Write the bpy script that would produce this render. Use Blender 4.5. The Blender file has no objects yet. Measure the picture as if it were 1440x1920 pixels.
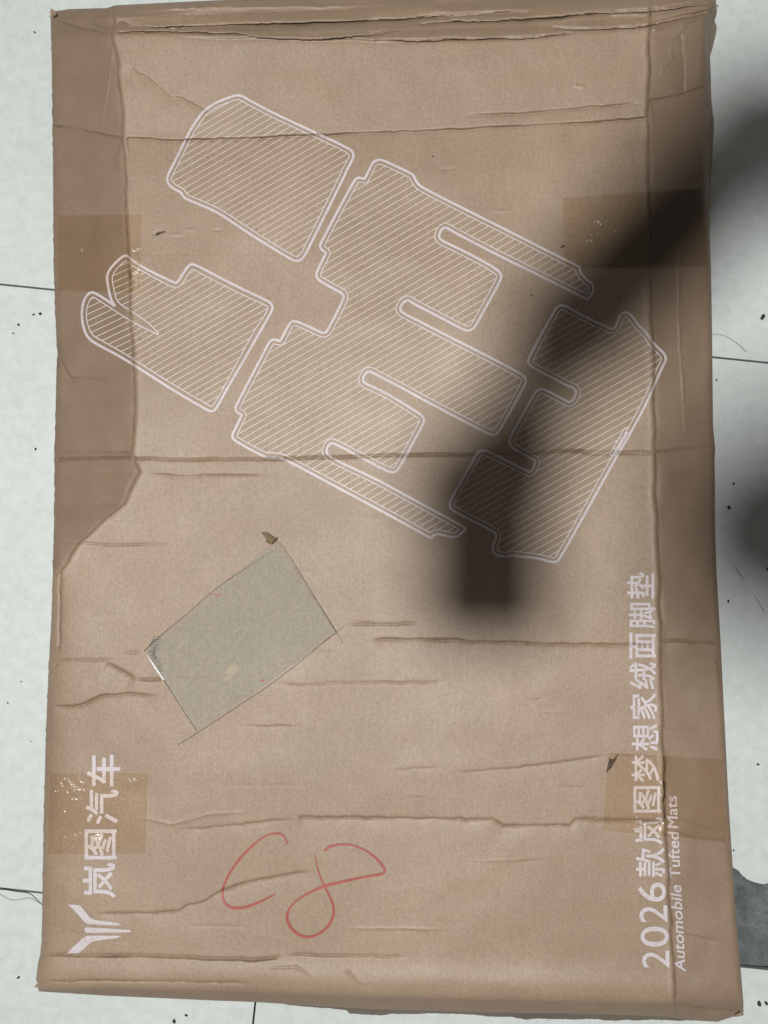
import bpy, bmesh, math, random
import numpy as np
from mathutils import Vector, Matrix

random.seed(7)
rng = np.random.default_rng(7)
scene = bpy.context.scene
col = scene.collection

# ------------------------------------------------------------------ camera
F_PX = 1442.0                 # focal length in photo pixels (1440 x 1920)
Z0 = 0.085                    # height of the box's top panel
H = 0.94                      # camera height above that panel
TILT = math.radians(2.4)
ZC = Z0 + H
cam_d = bpy.data.cameras.new('camera')
cam = bpy.data.objects.new('camera', cam_d)
col.objects.link(cam)
cam.location = (0, 0, ZC)
cam.rotation_euler = (TILT, 0, 0)
cam_d.sensor_fit = 'VERTICAL'
cam_d.sensor_height = 36.0
cam_d.lens = 36.0 * F_PX / 1920.0
cam_d.clip_start = 0.02
cam_d.clip_end = 50
scene.camera = cam

# ------------------------------------------------------------------ light
world = bpy.data.worlds.new('World')
scene.world = world
world.use_nodes = True
bg = world.node_tree.nodes['Background']
bg.inputs[0].default_value = (1.0, 0.95, 0.89, 1)
bg.inputs[1].default_value = 0.10
S = H / F_PX                  # metres per pixel on the panel
LAMP = Vector(((270 - 720) * S, (1021 - 1073) * S, Z0 + 3.3))
ld = bpy.data.lights.new('ceiling_lamp', 'AREA')
ld.shape = 'DISK'
ld.size = 0.285
ld.energy = 119
ld.color = (1.0, 0.985, 0.95)
lamp = bpy.data.objects.new('ceiling_lamp', ld)
lamp.location = LAMP
col.objects.link(lamp)

vs = scene.view_settings
vs.view_transform = 'Standard'
vs.look = 'None'
vs.exposure = 0.0
vs.gamma = 1.0
vs.use_curve_mapping = False
scene.cycles.use_denoising = True

# ------------------------------------------------------------------ helpers
CT, ST = math.cos(TILT), math.sin(TILT)

def unproject(px, py, z):
    """Point of the place at height z that lies at photo pixel (px, py)."""
    px = np.asarray(px, float); py = np.asarray(py, float); z = np.asarray(z, float)
    a = (px - 720.0) / F_PX
    b = (960.0 - py) / F_PX
    dx, dy, dz = a, b * CT + ST, b * ST - CT
    t = (z - ZC) / dz
    return np.stack([dx * t, dy * t, z + 0 * t], -1)

def link(o, parent=None):
    col.objects.link(o)
    if parent is not None:
        o.parent = parent
    return o

def mesh_obj(name, verts, faces, mat, parent=None, smooth=False):
    me = bpy.data.meshes.new(name)
    me.from_pydata([tuple(v) for v in verts], [], [tuple(f) for f in faces])
    if smooth:
        me.polygons.foreach_set('use_smooth', [True] * len(me.polygons))
    me.update()
    if mat is not None:
        me.materials.append(mat)
    return link(bpy.data.objects.new(name, me), parent)

def empty(name, loc=(0, 0, 0)):
    o = bpy.data.objects.new(name, None)
    o.empty_display_size = 0.05
    o.location = loc
    return link(o)

def tag(o, label=None, cat=None, group=None, kind=None):
    if label: o['label'] = label
    if cat: o['category'] = cat
    if group: o['group'] = group
    if kind: o['kind'] = kind
    return o

def _hash(ix, iy, seed):
    n = (ix.astype(np.int64) * 374761393 + iy.astype(np.int64) * 668265263 + seed * 1442695041) & 0x7fffffff
    n = ((n ^ (n >> 13)) * 1274126177) & 0x7fffffff
    n = n ^ (n >> 16)
    return (n & 0xffff) / 65535.0 * 2 - 1

def vnoise(x, y, seed=0):
    x = np.asarray(x, float); y = np.asarray(y, float)
    ix, iy = np.floor(x), np.floor(y)
    fx, fy = x - ix, y - iy
    fx = fx * fx * fx * (fx * (fx * 6 - 15) + 10); fy = fy * fy * fy * (fy * (fy * 6 - 15) + 10)
    a, b = _hash(ix, iy, seed), _hash(ix + 1, iy, seed)
    c, d = _hash(ix, iy + 1, seed), _hash(ix + 1, iy + 1, seed)
    return (a + (b - a) * fx) * (1 - fy) + (c + (d - c) * fx) * fy

def curve(pts):
    p = np.array(sorted(pts), float)
    return lambda t: np.interp(t, p[:, 0], p[:, 1])

# ------------------------------------------------------------------ materials
def new_mat(name):
    m = bpy.data.materials.new(name)
    m.use_nodes = True
    nt = m.node_tree
    for n in list(nt.nodes): nt.nodes.remove(n)
    out = nt.nodes.new('ShaderNodeOutputMaterial')
    b = nt.nodes.new('ShaderNodeBsdfPrincipled')
    nt.links.new(b.outputs[0], out.inputs[0])
    return m, nt, b, out

def N(nt, t, **kw):
    n = nt.nodes.new(t)
    for k, v in kw.items():
        if k in n.inputs: n.inputs[k].default_value = v
        else: setattr(n, k, v)
    return n

def coords(nt, scale=(1, 1, 1), rot=(0, 0, 0)):
    g = nt.nodes.new('ShaderNodeNewGeometry')
    mp = nt.nodes.new('ShaderNodeMapping')
    mp.inputs['Scale'].default_value = scale
    mp.inputs['Rotation'].default_value = rot
    nt.links.new(g.outputs['Position'], mp.inputs[0])
    return mp.outputs[0]

def noise(nt, vec, scale, detail=2.0, rough=0.5):
    n = N(nt, 'ShaderNodeTexNoise', Scale=scale, Detail=detail, Roughness=rough)
    nt.links.new(vec, n.inputs['Vector'])
    return n.outputs[0]

def ramp(nt, fac, p0, c0, p1, c1, extra=()):
    r = nt.nodes.new('ShaderNodeValToRGB')
    e = r.color_ramp.elements
    e[0].position, e[0].color = p0, c0 if len(c0) == 4 else (*c0, 1)
    e[1].position, e[1].color = p1, c1 if len(c1) == 4 else (*c1, 1)
    for p, c in extra:
        x = e.new(p); x.color = (*c, 1)
    nt.links.new(fac, r.inputs[0])
    return r.outputs[0]

def mix(nt, fac, a, b, mode='MIX'):
    m = nt.nodes.new('ShaderNodeMix'); m.data_type = 'RGBA'; m.blend_type = mode
    for sock, v in ((m.inputs[0], fac), (m.inputs[6], a), (m.inputs[7], b)):
        if hasattr(v, 'is_linked') or isinstance(v, bpy.types.NodeSocket): nt.links.new(v, sock)
        elif isinstance(v, (int, float)): sock.default_value = v
        else: sock.default_value = (*v, 1) if len(v) == 3 else v
    return m.outputs[2]

def bump(nt, b, h, strength, dist):
    bp = N(nt, 'ShaderNodeBump', Strength=strength, Distance=dist)
    nt.links.new(h, bp.inputs['Height'])
    nt.links.new(bp.outputs[0], b.inputs['Normal'])
    return bp

def cardboard(name, c, c2, rough=0.60, spec=1.0, fibre=1.0, painted_shade=False):
    m, nt, b, out = new_mat(name)
    v = coords(nt)
    big = noise(nt, v, 7, 4, 0.6)
    base = ramp(nt, big, 0.30, c2, 0.72, c)
    # paper fibres: fine specks, streaks along the flutes
    f1 = noise(nt, coords(nt, (1.0, 0.75, 1.0), (0, 0, .3)), 330, 6, 0.75)
    f1c = ramp(nt, f1, 0.30, (0.83, 0.82, 0.80), 0.70, (1.15, 1.15, 1.145))
    col1 = mix(nt, fibre, base, f1c, 'MULTIPLY')
    vs_ = coords(nt, (1.0, 0.06, 1.0))
    f2 = noise(nt, vs_, 330, 2, 0.6)
    f2c = ramp(nt, f2, 0.30, (0.92, 0.92, 0.91), 0.70, (1.07, 1.07, 1.07))
    col2 = mix(nt, 0.5, col1, f2c, 'MULTIPLY')
    vh = coords(nt, (0.08, 1.0, 1.0))
    f3 = noise(nt, vh, 300, 2, 0.6)
    f3c = ramp(nt, f3, 0.30, (0.95, 0.95, 0.945), 0.70, (1.045, 1.045, 1.045))
    col3 = mix(nt, 0.25, col2, f3c, 'MULTIPLY')
    # scuffed pale fibres in places
    sc = noise(nt, coords(nt, (1.4, 0.5, 1)), 900, 3, 0.8)
    zone = noise(nt, v, 5.5, 3, 0.6)
    scm = ramp(nt, sc, 0.60, (0, 0, 0), 0.72, (1, 1, 1))
    znm = ramp(nt, zone, 0.48, (0, 0, 0), 0.66, (1, 1, 1))
    mm = mix(nt, 1.0, scm, znm, 'MULTIPLY')
    mf = nt.nodes.new('ShaderNodeMath'); mf.operation = 'MULTIPLY'; mf.inputs[1].default_value = 0.45
    nt.links.new(mm, mf.inputs[0])
    col4 = mix(nt, mf.outputs[0], col3, (0.50, 0.43, 0.32))
    if painted_shade:
        at = nt.nodes.new('ShaderNodeAttribute'); at.attribute_name = 'edge_strip_shade'  # shade of the tilted strips and edge bands, put into the colour
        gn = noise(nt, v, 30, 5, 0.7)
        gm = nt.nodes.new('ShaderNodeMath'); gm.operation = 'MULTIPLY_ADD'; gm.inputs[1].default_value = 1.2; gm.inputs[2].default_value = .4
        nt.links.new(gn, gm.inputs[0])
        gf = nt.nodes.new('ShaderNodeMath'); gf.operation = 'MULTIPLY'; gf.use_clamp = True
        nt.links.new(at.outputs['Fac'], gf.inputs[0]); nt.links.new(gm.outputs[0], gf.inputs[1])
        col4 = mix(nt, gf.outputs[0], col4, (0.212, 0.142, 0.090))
        aw = nt.nodes.new('ShaderNodeAttribute'); aw.attribute_name = 'crease_wear_shade'  # brown of the cracked folds, with crease shade painted into it
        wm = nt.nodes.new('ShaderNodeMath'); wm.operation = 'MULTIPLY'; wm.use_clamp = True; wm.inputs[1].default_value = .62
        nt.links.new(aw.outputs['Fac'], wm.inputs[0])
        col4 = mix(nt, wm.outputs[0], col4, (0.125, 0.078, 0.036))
    nt.links.new(col4, b.inputs['Base Color'])
    b.inputs['IOR'].default_value = 1.6
    sp1 = ramp(nt, f1, 0.35, (spec * .72,) * 3, 0.68, (min(1.0, spec * 1.1),) * 3)
    nt.links.new(sp1, b.inputs['Specular IOR Level'])
    rr = ramp(nt, zone, 0.3, (rough + 0.05,) * 3, 0.7, (rough - 0.04,) * 3)
    nt.links.new(rr, b.inputs['Roughness'])
    bump(nt, b, f1, 0.5, 0.0006)
    return m

M_CARD = cardboard('kraft_board', (0.332, 0.236, 0.160), (0.276, 0.191, 0.127), painted_shade=True)
M_SIDE = cardboard('kraft_board_side', (0.295, 0.215, 0.148), (0.25, 0.178, 0.118))
M_LINER = cardboard('grey_liner', (0.335, 0.294, 0.244), (0.295, 0.258, 0.212), rough=0.7, spec=0.45)
M_DARKPAPER = cardboard('torn_paper', (0.17, 0.145, 0.122), (0.10, 0.085, 0.068), rough=0.8, spec=0.3)

def simple(name, c, rough, spec=0.5, nscale=300, var=0.12, bumpd=0.0):
    m, nt, b, out = new_mat(name)
    n = noise(nt, coords(nt), nscale, 3, 0.6)
    cc = ramp(nt, n, 0.3, tuple(x * (1 - var) for x in c), 0.7, tuple(min(1, x * (1 + var)) for x in c))
    nt.links.new(cc, b.inputs['Base Color'])
    b.inputs['Roughness'].default_value = rough
    b.inputs['Specular IOR Level'].default_value = spec
    if bumpd: bump(nt, b, n, 0.5, bumpd)
    return m

def ink(name, c, cover=0.12):
    m, nt, b, out = new_mat(name)
    v = coords(nt)
    n = noise(nt, v, 650, 4, 0.75)
    w = noise(nt, v, 40, 3, 0.6)
    worn = ramp(nt, n, 0.30, (0.26, 0.19, 0.13), 0.30 + cover, c)
    soft = ramp(nt, w, 0.3, (0.90, 0.89, 0.88), 0.7, (1.05, 1.05, 1.05))
    aw = nt.nodes.new('ShaderNodeAttribute'); aw.attribute_name = 'crease_wear_shade'
    wm = nt.nodes.new('ShaderNodeMath'); wm.operation = 'MULTIPLY'; wm.use_clamp = True; wm.inputs[1].default_value = .8
    nt.links.new(aw.outputs['Fac'], wm.inputs[0])
    nt.links.new(mix(nt, wm.outputs[0], mix(nt, 1.0, worn, soft, 'MULTIPLY'), (0.17, 0.11, 0.06)), b.inputs['Base Color'])
    b.inputs['Roughness'].default_value = 0.55
    b.inputs['Specular IOR Level'].default_value = 0.6
    return m

M_INK = ink('white_ink', (0.61, 0.56, 0.59), 0.17)
M_INK_FINE = ink('white_ink_fine', (0.66, 0.575, 0.49), 0.13)
M_RED = ink('red_marker', (0.385, 0.058, 0.056), 0.20)
M_PEN = ink('pen_ink', (0.075, 0.062, 0.05), 0.14)
M_STAIN = simple('glue_stain', (0.355, 0.295, 0.21), 0.6)
M_SMUDGE = simple('smudge', (0.085, 0.062, 0.043), 0.8, var=0.5)
M_WHITE = simple('white_paper_edge', (0.78, 0.78, 0.78), 0.6)

def tape_mat():
    m, nt, b, out = new_mat('packing_tape')
    nt.nodes.remove(b)
    tr = nt.nodes.new('ShaderNodeBsdfTransparent')
    tr.inputs[0].default_value = (0.952, 0.925, 0.872, 1)
    gl = nt.nodes.new('ShaderNodeBsdfGlossy')
    gl.inputs['Roughness'].default_value = 0.24
    lw = nt.nodes.new('ShaderNodeFresnel'); lw.inputs[0].default_value = 1.5
    ms = nt.nodes.new('ShaderNodeMixShader')
    nt.links.new(lw.outputs[0], ms.inputs[0])
    nt.links.new(tr.outputs[0], ms.inputs[1])
    nt.links.new(gl.outputs[0], ms.inputs[2])
    nt.links.new(ms.outputs[0], out.inputs[0])
    return m
M_TAPE = tape_mat()

def tile_mat():
    m, nt, b, out = new_mat('glazed_tile')
    v = coords(nt)
    n1 = noise(nt, v, 4, 5, 0.6)
    c1 = ramp(nt, n1, 0.3, (0.580, 0.624, 0.618), 0.7, (0.618, 0.662, 0.656))
    n2 = noise(nt, v, 60, 4, 0.7)
    c2 = ramp(nt, n2, 0.30, (0.90, 0.905, 0.90), 0.62, (1.03, 1.03, 1.03))
    c = mix(nt, 1.0, c1, c2, 'MULTIPLY')
    # grime: soft smears and fine specks
    n3 = noise(nt, coords(nt, (1, 1, 1), (0, 0, 0.4)), 14, 6, 0.75)
    g3 = ramp(nt, n3, 0.58, (0, 0, 0), 0.78, (1, 1, 1))
    f3 = nt.nodes.new('ShaderNodeMath'); f3.operation = 'MULTIPLY'; f3.inputs[1].default_value = 0.22
    nt.links.new(g3, f3.inputs[0])
    c = mix(nt, f3.outputs[0], c, (0.40, 0.44, 0.42))
    vo = N(nt, 'ShaderNodeTexVoronoi', Scale=55.0); vo.feature = 'F1'
    nt.links.new(v, vo.inputs['Vector'])
    sp = ramp(nt, vo.outputs['Distance'], 0.035, (1, 1, 1), 0.065, (0, 0, 0))
    pick = ramp(nt, vo.outputs['Color'], 0.80, (0, 0, 0), 0.86, (1, 1, 1))
    spk = mix(nt, 1.0, sp, pick, 'MULTIPLY')
    fs = nt.nodes.new('ShaderNodeMath'); fs.operation = 'MULTIPLY'; fs.inputs[1].default_value = 0.6
    nt.links.new(spk, fs.inputs[0])
    c = mix(nt, fs.outputs[0], c, (0.16, 0.17, 0.16))
    nt.links.new(c, b.inputs['Base Color'])
    nr = noise(nt, v, 25, 4, 0.6)
    rr = ramp(nt, nr, 0.3, (0.34,) * 3, 0.7, (0.52,) * 3)
    nt.links.new(rr, b.inputs['Roughness'])
    nb = noise(nt, coords(nt, (0.5, 1, 1)), 260, 4, 0.7)
    bump(nt, b, nb, 0.35, 0.0008)
    return m
M_TILE = tile_mat()
M_GROUT = simple('grout', (0.035, 0.035, 0.034), 0.9, 0.2)

def cement():
    m, nt, b, out = new_mat('bare_cement')
    v = coords(nt)
    n1 = noise(nt, v, 22, 6, 0.65)
    c1 = ramp(nt, n1, 0.32, (0.072, 0.083, 0.085), 0.68, (0.185, 0.205, 0.205))
    n2 = noise(nt, v, 300, 4, 0.7)
    c2 = ramp(nt, n2, 0.3, (0.75, 0.75, 0.75), 0.7, (1.2, 1.2, 1.2))
    nt.links.new(mix(nt, 1.0, c1, c2, 'MULTIPLY'), b.inputs['Base Color'])
    b.inputs['Roughness'].default_value = 0.85
    b.inputs['Specular IOR Level'].default_value = 0.3
    bump(nt, b, n2, 0.6, 0.0012)
    return m
M_CEMENT = cement()
M_CRUMB = simple('dark_crumb', (0.035, 0.035, 0.033), 0.9, 0.2, var=0.4)
M_HAIR = simple('dark_hair', (0.03, 0.028, 0.026), 0.6)

# ------------------------------------------------------------------ floor
def w2(px, py):                       # floor point at a photo pixel
    return unproject(px, py, 0.0)[:2]
a0, a1 = w2(50, 538), w2(1390, 675)
U = (a1 - a0) / np.linalg.norm(a1 - a0)          # along the long seam
V = np.array([-U[1], U[0]])                      # across it
b0 = w2(39, 1670)
PITCH = float(abs((b0 - a0) @ V))
vs0 = w2(477, 1895)
ORG = a0 + U * ((vs0 - a0) @ U) + V * 0.0        # a tile corner: vertical seam x first seam
ANG = math.atan2(U[1], U[0])
floor = mesh_obj('floor', [(-3.2, -3.2, -.009), (3.2, -3.2, -.009), (3.2, 3.2, -.009), (-3.2, 3.2, -.009)],
                 [(0, 1, 2, 3)], M_GROUT)
tag(floor, kind='structure')
GAP = 0.0022
def tile_mesh(outline):
    bm = bmesh.new()
    vt = [bm.verts.new((x, y, 0)) for x, y in outline]
    f = bm.faces.new(vt)
    r = bmesh.ops.extrude_face_region(bm, geom=[f])
    for e in r['geom']:
        if isinstance(e, bmesh.types.BMVert): e.co.z = -.008
    bmesh.ops.recalc_face_normals(bm, faces=bm.faces)
    top = [e for e in bm.edges if all(abs(v.co.z) < 1e-6 for v in e.verts)]
    bmesh.ops.bevel(bm, geom=top, offset=.0008, segments=2, affect='EDGES', profile=.6)
    me = bpy.data.meshes.new('tile'); bm.to_mesh(me); bm.free()
    me.materials.append(M_TILE)
    return me
T = PITCH - GAP
tile_me = tile_mesh([(0, 0), (T, 0), (T, T), (0, T)])
def to_tile(p, i, j):                 # floor xy -> local xy of tile (i, j)
    o = ORG + U * (i * PITCH + GAP / 2) + V * (j * PITCH + GAP / 2)
    d = np.asarray(p) - o
    return float(d @ U), float(d @ V)
# the broken tile: right of the vertical seam, below the first seam
chip_px = [(1352, 1560), (1362, 1606), (1372, 1623), (1384, 1632), (1396, 1646), (1406, 1652), (1420, 1655),
           (1430, 1659), (1444, 1656), (1462, 1664), (1490, 1668), (1530, 1690), (1560, 1730), (1580, 1822)]
BI, BJ = 0, -1
loc = [to_tile(w2(x, y), BI, BJ) for x, y in chip_px]
xs0 = to_tile(w2(1310, 1700), BI, BJ)[0]
out = [(0, 0), (xs0, 0)]
chip_line = [(xs0, loc[0][1])] + loc
dense = []
for (x0, y0), (x1, y1) in zip(chip_line[:-1], chip_line[1:]):
    n = max(1, int(math.hypot(x1 - x0, y1 - y0) / .004))
    for k in range(n):
        t = k / n
        dense.append((x0 + (x1 - x0) * t + random.uniform(-.0009, .0009), y0 + (y1 - y0) * t + random.uniform(-.0009, .0009)))
dense[0] = (xs0, dense[0][1])
dense = [(x, max(y, .001)) for x, y in dense]
lastx = dense[-1][0]
out += dense + [(lastx + .002, 0), (T, 0), (T, T), (0, T)]
broken_me = tile_mesh(out)
for i in range(-3, 3):
    for j in range(-3, 3):
        me = broken_me if (i, j) == (BI, BJ) else tile_me
        o = bpy.data.objects.new('tile', me)
        p = ORG + U * (i * PITCH + GAP / 2) + V * (j * PITCH + GAP / 2)
        o.location = (p[0], p[1], random.uniform(-.0002, .0002) if me is tile_me else 0)
        o.rotation_euler = (0, 0, ANG)
        link(o, floor)
        if me is broken_me: o['label'] = 'white tile with its lower edge broken away'
# bare cement showing in the hole
g = []
nx, ny = 90, 90
p00 = ORG + U * (BI * PITCH + xs0 - .02) + V * (BJ * PITCH + GAP + .0005)
for j in range(ny):
    for i in range(nx):
        q = p00 + U * (.19 * i / (nx - 1)) + V * (.20 * j / (ny - 1))
        X, Y = q[0], q[1]
        z = -.0045 + .0016 * vnoise(X * 28, Y * 28, 3) + .0009 * vnoise(X * 90, Y * 90, 5) + .0004 * vnoise(X * 260, Y * 260, 6)
        z += .0016 * (vnoise(X * 12 + 3, Y * 12, 9) > .1)
        g.append((X, Y, min(z, -.0014)))
fc = [(j * nx + i, j * nx + i + 1, (j + 1) * nx + i + 1, (j + 1) * nx + i) for j in range(ny - 1) for i in range(nx - 1)]
cp = mesh_obj('cement_patch', g, fc, M_CEMENT, floor, smooth=True)
cp['label'] = 'rough grey cement bared where the tile broke'

# ------------------------------------------------------------------ box: outline (in photo pixels)
LEFT = curve([(-30, 97), (22, 95), (40, 95), (100, 97), (240, 99), (400, 100), (500, 101), (560, 103), (640, 106), (662, 109),
              (690, 106), (800, 104), (860, 102), (900, 103), (960, 102), (1080, 99), (1150, 97), (1240, 92), (1330, 88),
              (1420, 85), (1500, 83), (1650, 80), (1750, 79), (1785, 77), (1808, 71), (1835, 68), (1858, 74), (1960, 76)])
RIGHT = curve([(-30, 1344), (5, 1340), (28, 1330), (42, 1323), (160, 1322), (300, 1324), (400, 1329), (500, 1333), (600, 1335),
               (700, 1336), (800, 1337), (840, 1341), (860, 1340), (1000, 1341), (1080, 1344), (1200, 1351), (1300, 1356),
               (1400, 1361), (1500, 1366), (1580, 1371), (1640, 1375), (1730, 1381), (1820, 1389), (1880, 1394), (1960, 1394)])
TOP = curve([(60, 24), (95, 22), (130, 17), (200, 15), (215, 10), (330, 4), (480, -3), (800, -10), (1100, -10), (1345, -3)])
BOT = curve([(60, 1856), (74, 1859), (200, 1867), (400, 1876), (480, 1879), (560, 1884), (700, 1892), (900, 1898), (1100, 1901),
             (1250, 1906), (1310, 1914), (1345, 1916), (1372, 1907), (1394, 1904)])

STEP = 1.5
GX0, GX1, GY0, GY1 = 30.0, 1440.0, -50.0, 1960.0
gx = np.arange(GX0, GX1 + .1, STEP); gy = np.arange(GY0, GY1 + .1, STEP)
PX, PY = np.meshgrid(gx, gy)
HT = np.zeros_like(PX)
WEAR_SHADE = np.zeros_like(PX)      # folds: paper cracked to its browner core, plus crease shade painted in

def softplus(x, k):
    return np.where(x / k > 30, x, k * np.log1p(np.exp(np.minimum(x / k, 30))))

def seg_dist(pts, X, Y):
    """signed distance to a polyline (positive = to its right, image axes) and arc length there"""
    best = np.full(X.shape, 1e9); sd = np.zeros_like(X); arc = np.zeros_like(X)
    acc = 0.0
    for (x0, y0), (x1, y1) in zip(pts[:-1], pts[1:]):
        dx, dy = x1 - x0, y1 - y0
        L = math.hypot(dx, dy) + 1e-9
        t = np.clip(((X - x0) * dx + (Y - y0) * dy) / (L * L), 0, 1)
        ex, ey = X - (x0 + t * dx), Y - (y0 + t * dy)
        d = np.hypot(ex, ey)
        s = np.sign(dx * ey - dy * ex)          # >0 : below a left-to-right line
        m = d < best
        best = np.where(m, d, best); sd = np.where(m, d * s, sd); arc = np.where(m, acc + t * L, arc)
        acc += L
    return sd, arc, acc

def crease(pts, kind, depth, width, reach=90.0, taper=40.0, wob=1.6, seed=0):
    """depth in mm; groove 'g', ridge 'r', step 's' (falls away on the right-hand side and recovers over reach)"""
    global HT
    pts = [(float(a), float(b)) for a, b in pts]
    width = width * .64
    # densify + wobble
    q = []
    for (x0, y0), (x1, y1) in zip(pts[:-1], pts[1:]):
        n = max(1, int(math.hypot(x1 - x0, y1 - y0) / 12))
        for k in range(n):
            q.append((x0 + (x1 - x0) * k / n, y0 + (y1 - y0) * k / n))
    q.append(pts[-1])
    q = [(x + wob * float(vnoise(i * .8, seed + 1.3, 11)), y + wob * float(vnoise(i * .8, seed + 7.7, 12))) for i, (x, y) in enumerate(q)]
    m = max(3.2 * width, 3 * reach if kind == 's' else 0) + 4
    xs = [p[0] for p in q]; ys = [p[1] for p in q]
    i0 = max(0, int((min(xs) - m - GX0) / STEP)); i1 = min(len(gx), int((max(xs) + m - GX0) / STEP) + 2)
    j0 = max(0, int((min(ys) - m - GY0) / STEP)); j1 = min(len(gy), int((max(ys) + m - GY0) / STEP) + 2)
    X, Y = PX[j0:j1, i0:i1], PY[j0:j1, i0:i1]
    sd, arc, L = seg_dist(q, X, Y)
    tp = np.clip(np.minimum(arc, L - arc) / max(taper, 1e-3), 0, 1)
    tp = tp * tp * (3 - 2 * tp)
    tp = tp * (0.8 + 0.35 * vnoise(arc / 45.0, arc * 0 + seed, 21 + seed))
    ends = np.abs(sd)
    if kind in 'gr':
        if kind == 'g':
            prof = -1.25 * np.exp(-np.abs(sd) / (.62 * width)) * (1 - .25 * np.tanh(sd / width))
        else:
            prof = np.exp(-np.abs(sd) / (.8 * width))
    else:
        sg = 1 / (1 + np.exp(-np.clip(sd / (width * .35), -40, 40)))
        prof = -sg * np.exp(-np.maximum(sd, 0) / reach) - .7 * np.exp(-np.abs(sd - .5 * width) / (.5 * width))
        # fade past the polyline's ends
    HT[j0:j1, i0:i1] += prof * tp * depth * 1.25e-3
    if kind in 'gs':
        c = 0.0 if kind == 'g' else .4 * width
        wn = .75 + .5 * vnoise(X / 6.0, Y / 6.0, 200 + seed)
        WEAR_SHADE[j0:j1, i0:i1] = np.maximum(WEAR_SHADE[j0:j1, i0:i1], np.clip(tp * min(1.0, depth / 2.4) * wn * np.exp(-((sd - c) / (.55 * width + .6)) ** 2), 0, 1))

# base shape ---------------------------------------------------------------
HT += Z0
XL = curve([(-60, 212), (12, 213), (70, 213), (110, 221), (200, 230), (260, 233), (330, 235), (400, 238), (480, 240), (560, 244),
            (640, 248), (690, 253), (780, 254), (850, 249), (885, 262), (920, 246), (945, 233), (975, 196), (1020, 150),
            (1060, 121), (1085, 100), (1200, 60), (2000, 40)])
XR = curve([(-60, 1219), (50, 1218), (150, 1216), (260, 1214), (400, 1217), (500, 1217), (580, 1220), (660, 1224), (760, 1226),
            (870, 1228), (960, 1230), (1060, 1235), (1150, 1237), (1230, 1236), (1310, 1241), (1440, 1244), (1560, 1248),
            (1700, 1255), (1800, 1262), (1960, 1268)])
wl = 2.2 * vnoise(PY / 38, PY * 0, 31) + .8 * vnoise(PY / 17, PY * 0, 33)
wr = 2.2 * vnoise(PY / 42, PY * 0, 32) + .7 * vnoise(PY / 18, PY * 0, 34)
dl = XL(PY) + wl - PX
dr = PX - XR(PY) - wr
slopeL = curve([(-60, .46), (250, .42), (600, .40), (860, .40), (1080, .34), (1200, .2)])(PY)
HT -= slopeL * S * softplus(dl, 2.5)
slopeR = curve([(-60, .24), (300, .26), (850, .27), (1200, .24), (1500, .17), (1960, .15)])(PY)
HT -= slopeR * S * softplus(dr, 2.5)
# the folded seams themselves: a lip then a groove
on_ = np.clip((1092 - PY) / 20, 0, 1)
HT += on_ * (.0006 * np.exp(-((dl + 6) / 5) ** 2) - .0030 / (1 + np.exp(-np.clip(dl / 1.1, -40, 40))) * np.exp(-np.maximum(dl, 0) / 45))
WEAR_SHADE = np.maximum(WEAR_SHADE, on_ * .85 * np.exp(-((dl - 1.5) / 2.6) ** 2) * (.8 + .4 * vnoise(PX / 7, PY / 9, 35)))
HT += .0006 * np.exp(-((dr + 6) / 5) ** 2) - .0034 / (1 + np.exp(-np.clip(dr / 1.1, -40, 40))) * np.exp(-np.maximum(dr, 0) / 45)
WEAR_SHADE = np.maximum(WEAR_SHADE, .9 * np.exp(-((dr - 1.5) / 2.6) ** 2) * (.8 + .4 * vnoise(PX / 7, PY / 9, 36)))
# lower left margin rolls off softly
m_low = np.clip((PY - 1060) / 60, 0, 1)
dleft = PX - LEFT(PY)
HT -= m_low * .010 * np.exp(-np.maximum(dleft, 0) / 16)
HT += .085 * S * softplus(252 - PY, 3.0) * np.clip(1 - np.maximum(dl, 0) / 150, 0, 1)
# top band, crushed over
YT = curve([(60, 70), (213, 64), (300, 66), (480, 74), (700, 78), (900, 74), (1080, 62), (1220, 50), (1340, 22)])
dt = YT(PX) + 3 * vnoise(PX / 60, PX * 0, 41) - PY
topm = np.clip(dt / 6, 0, 1)
HT -= .55 * S * softplus(dt, 3.0)
HT += topm * (.0042 * (1 - 2 * np.abs(vnoise(PX / 330 + .01 * PY, (PY + .035 * PX) / 30, 42)))
              + .0010 * vnoise(PX / 90, (PY + .05 * PX) / 14, 43))
# bottom band: groove, swell, then turns down
YB = curve([(60, 1852), (200, 1850), (480, 1857), (700, 1866), (900, 1870), (1100, 1874), (1260, 1878), (1400, 1872)])
db = PY - YB(PX) - 1.5 * vnoise(PX / 80, PX * 0, 44)
HT -= 1.35 * S * softplus(db, 2.5)
HT += .004 * np.exp(-((PY - YB(PX) + 25) / 30) ** 2)
# waviness of the worn board
HT += .0026 * vnoise(PX / 310, PY / 260, 51) + .0011 * vnoise(PX / 120, PY / 105, 52) + .00035 * vnoise(PX / 45, PY / 40, 53)
flap = np.clip(np.maximum(dl, dr) / 12, 0, 1)
HT += .000011 * np.sin(PX / 7.2 * 6.2832 + vnoise(PX / 90, PY / 300, 57)) * np.clip(.6 + vnoise(PX / 160, PY / 120, 58), 0, 1)
HT += flap * .0010 * vnoise(PX / 40, PY / 60, 54)

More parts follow.
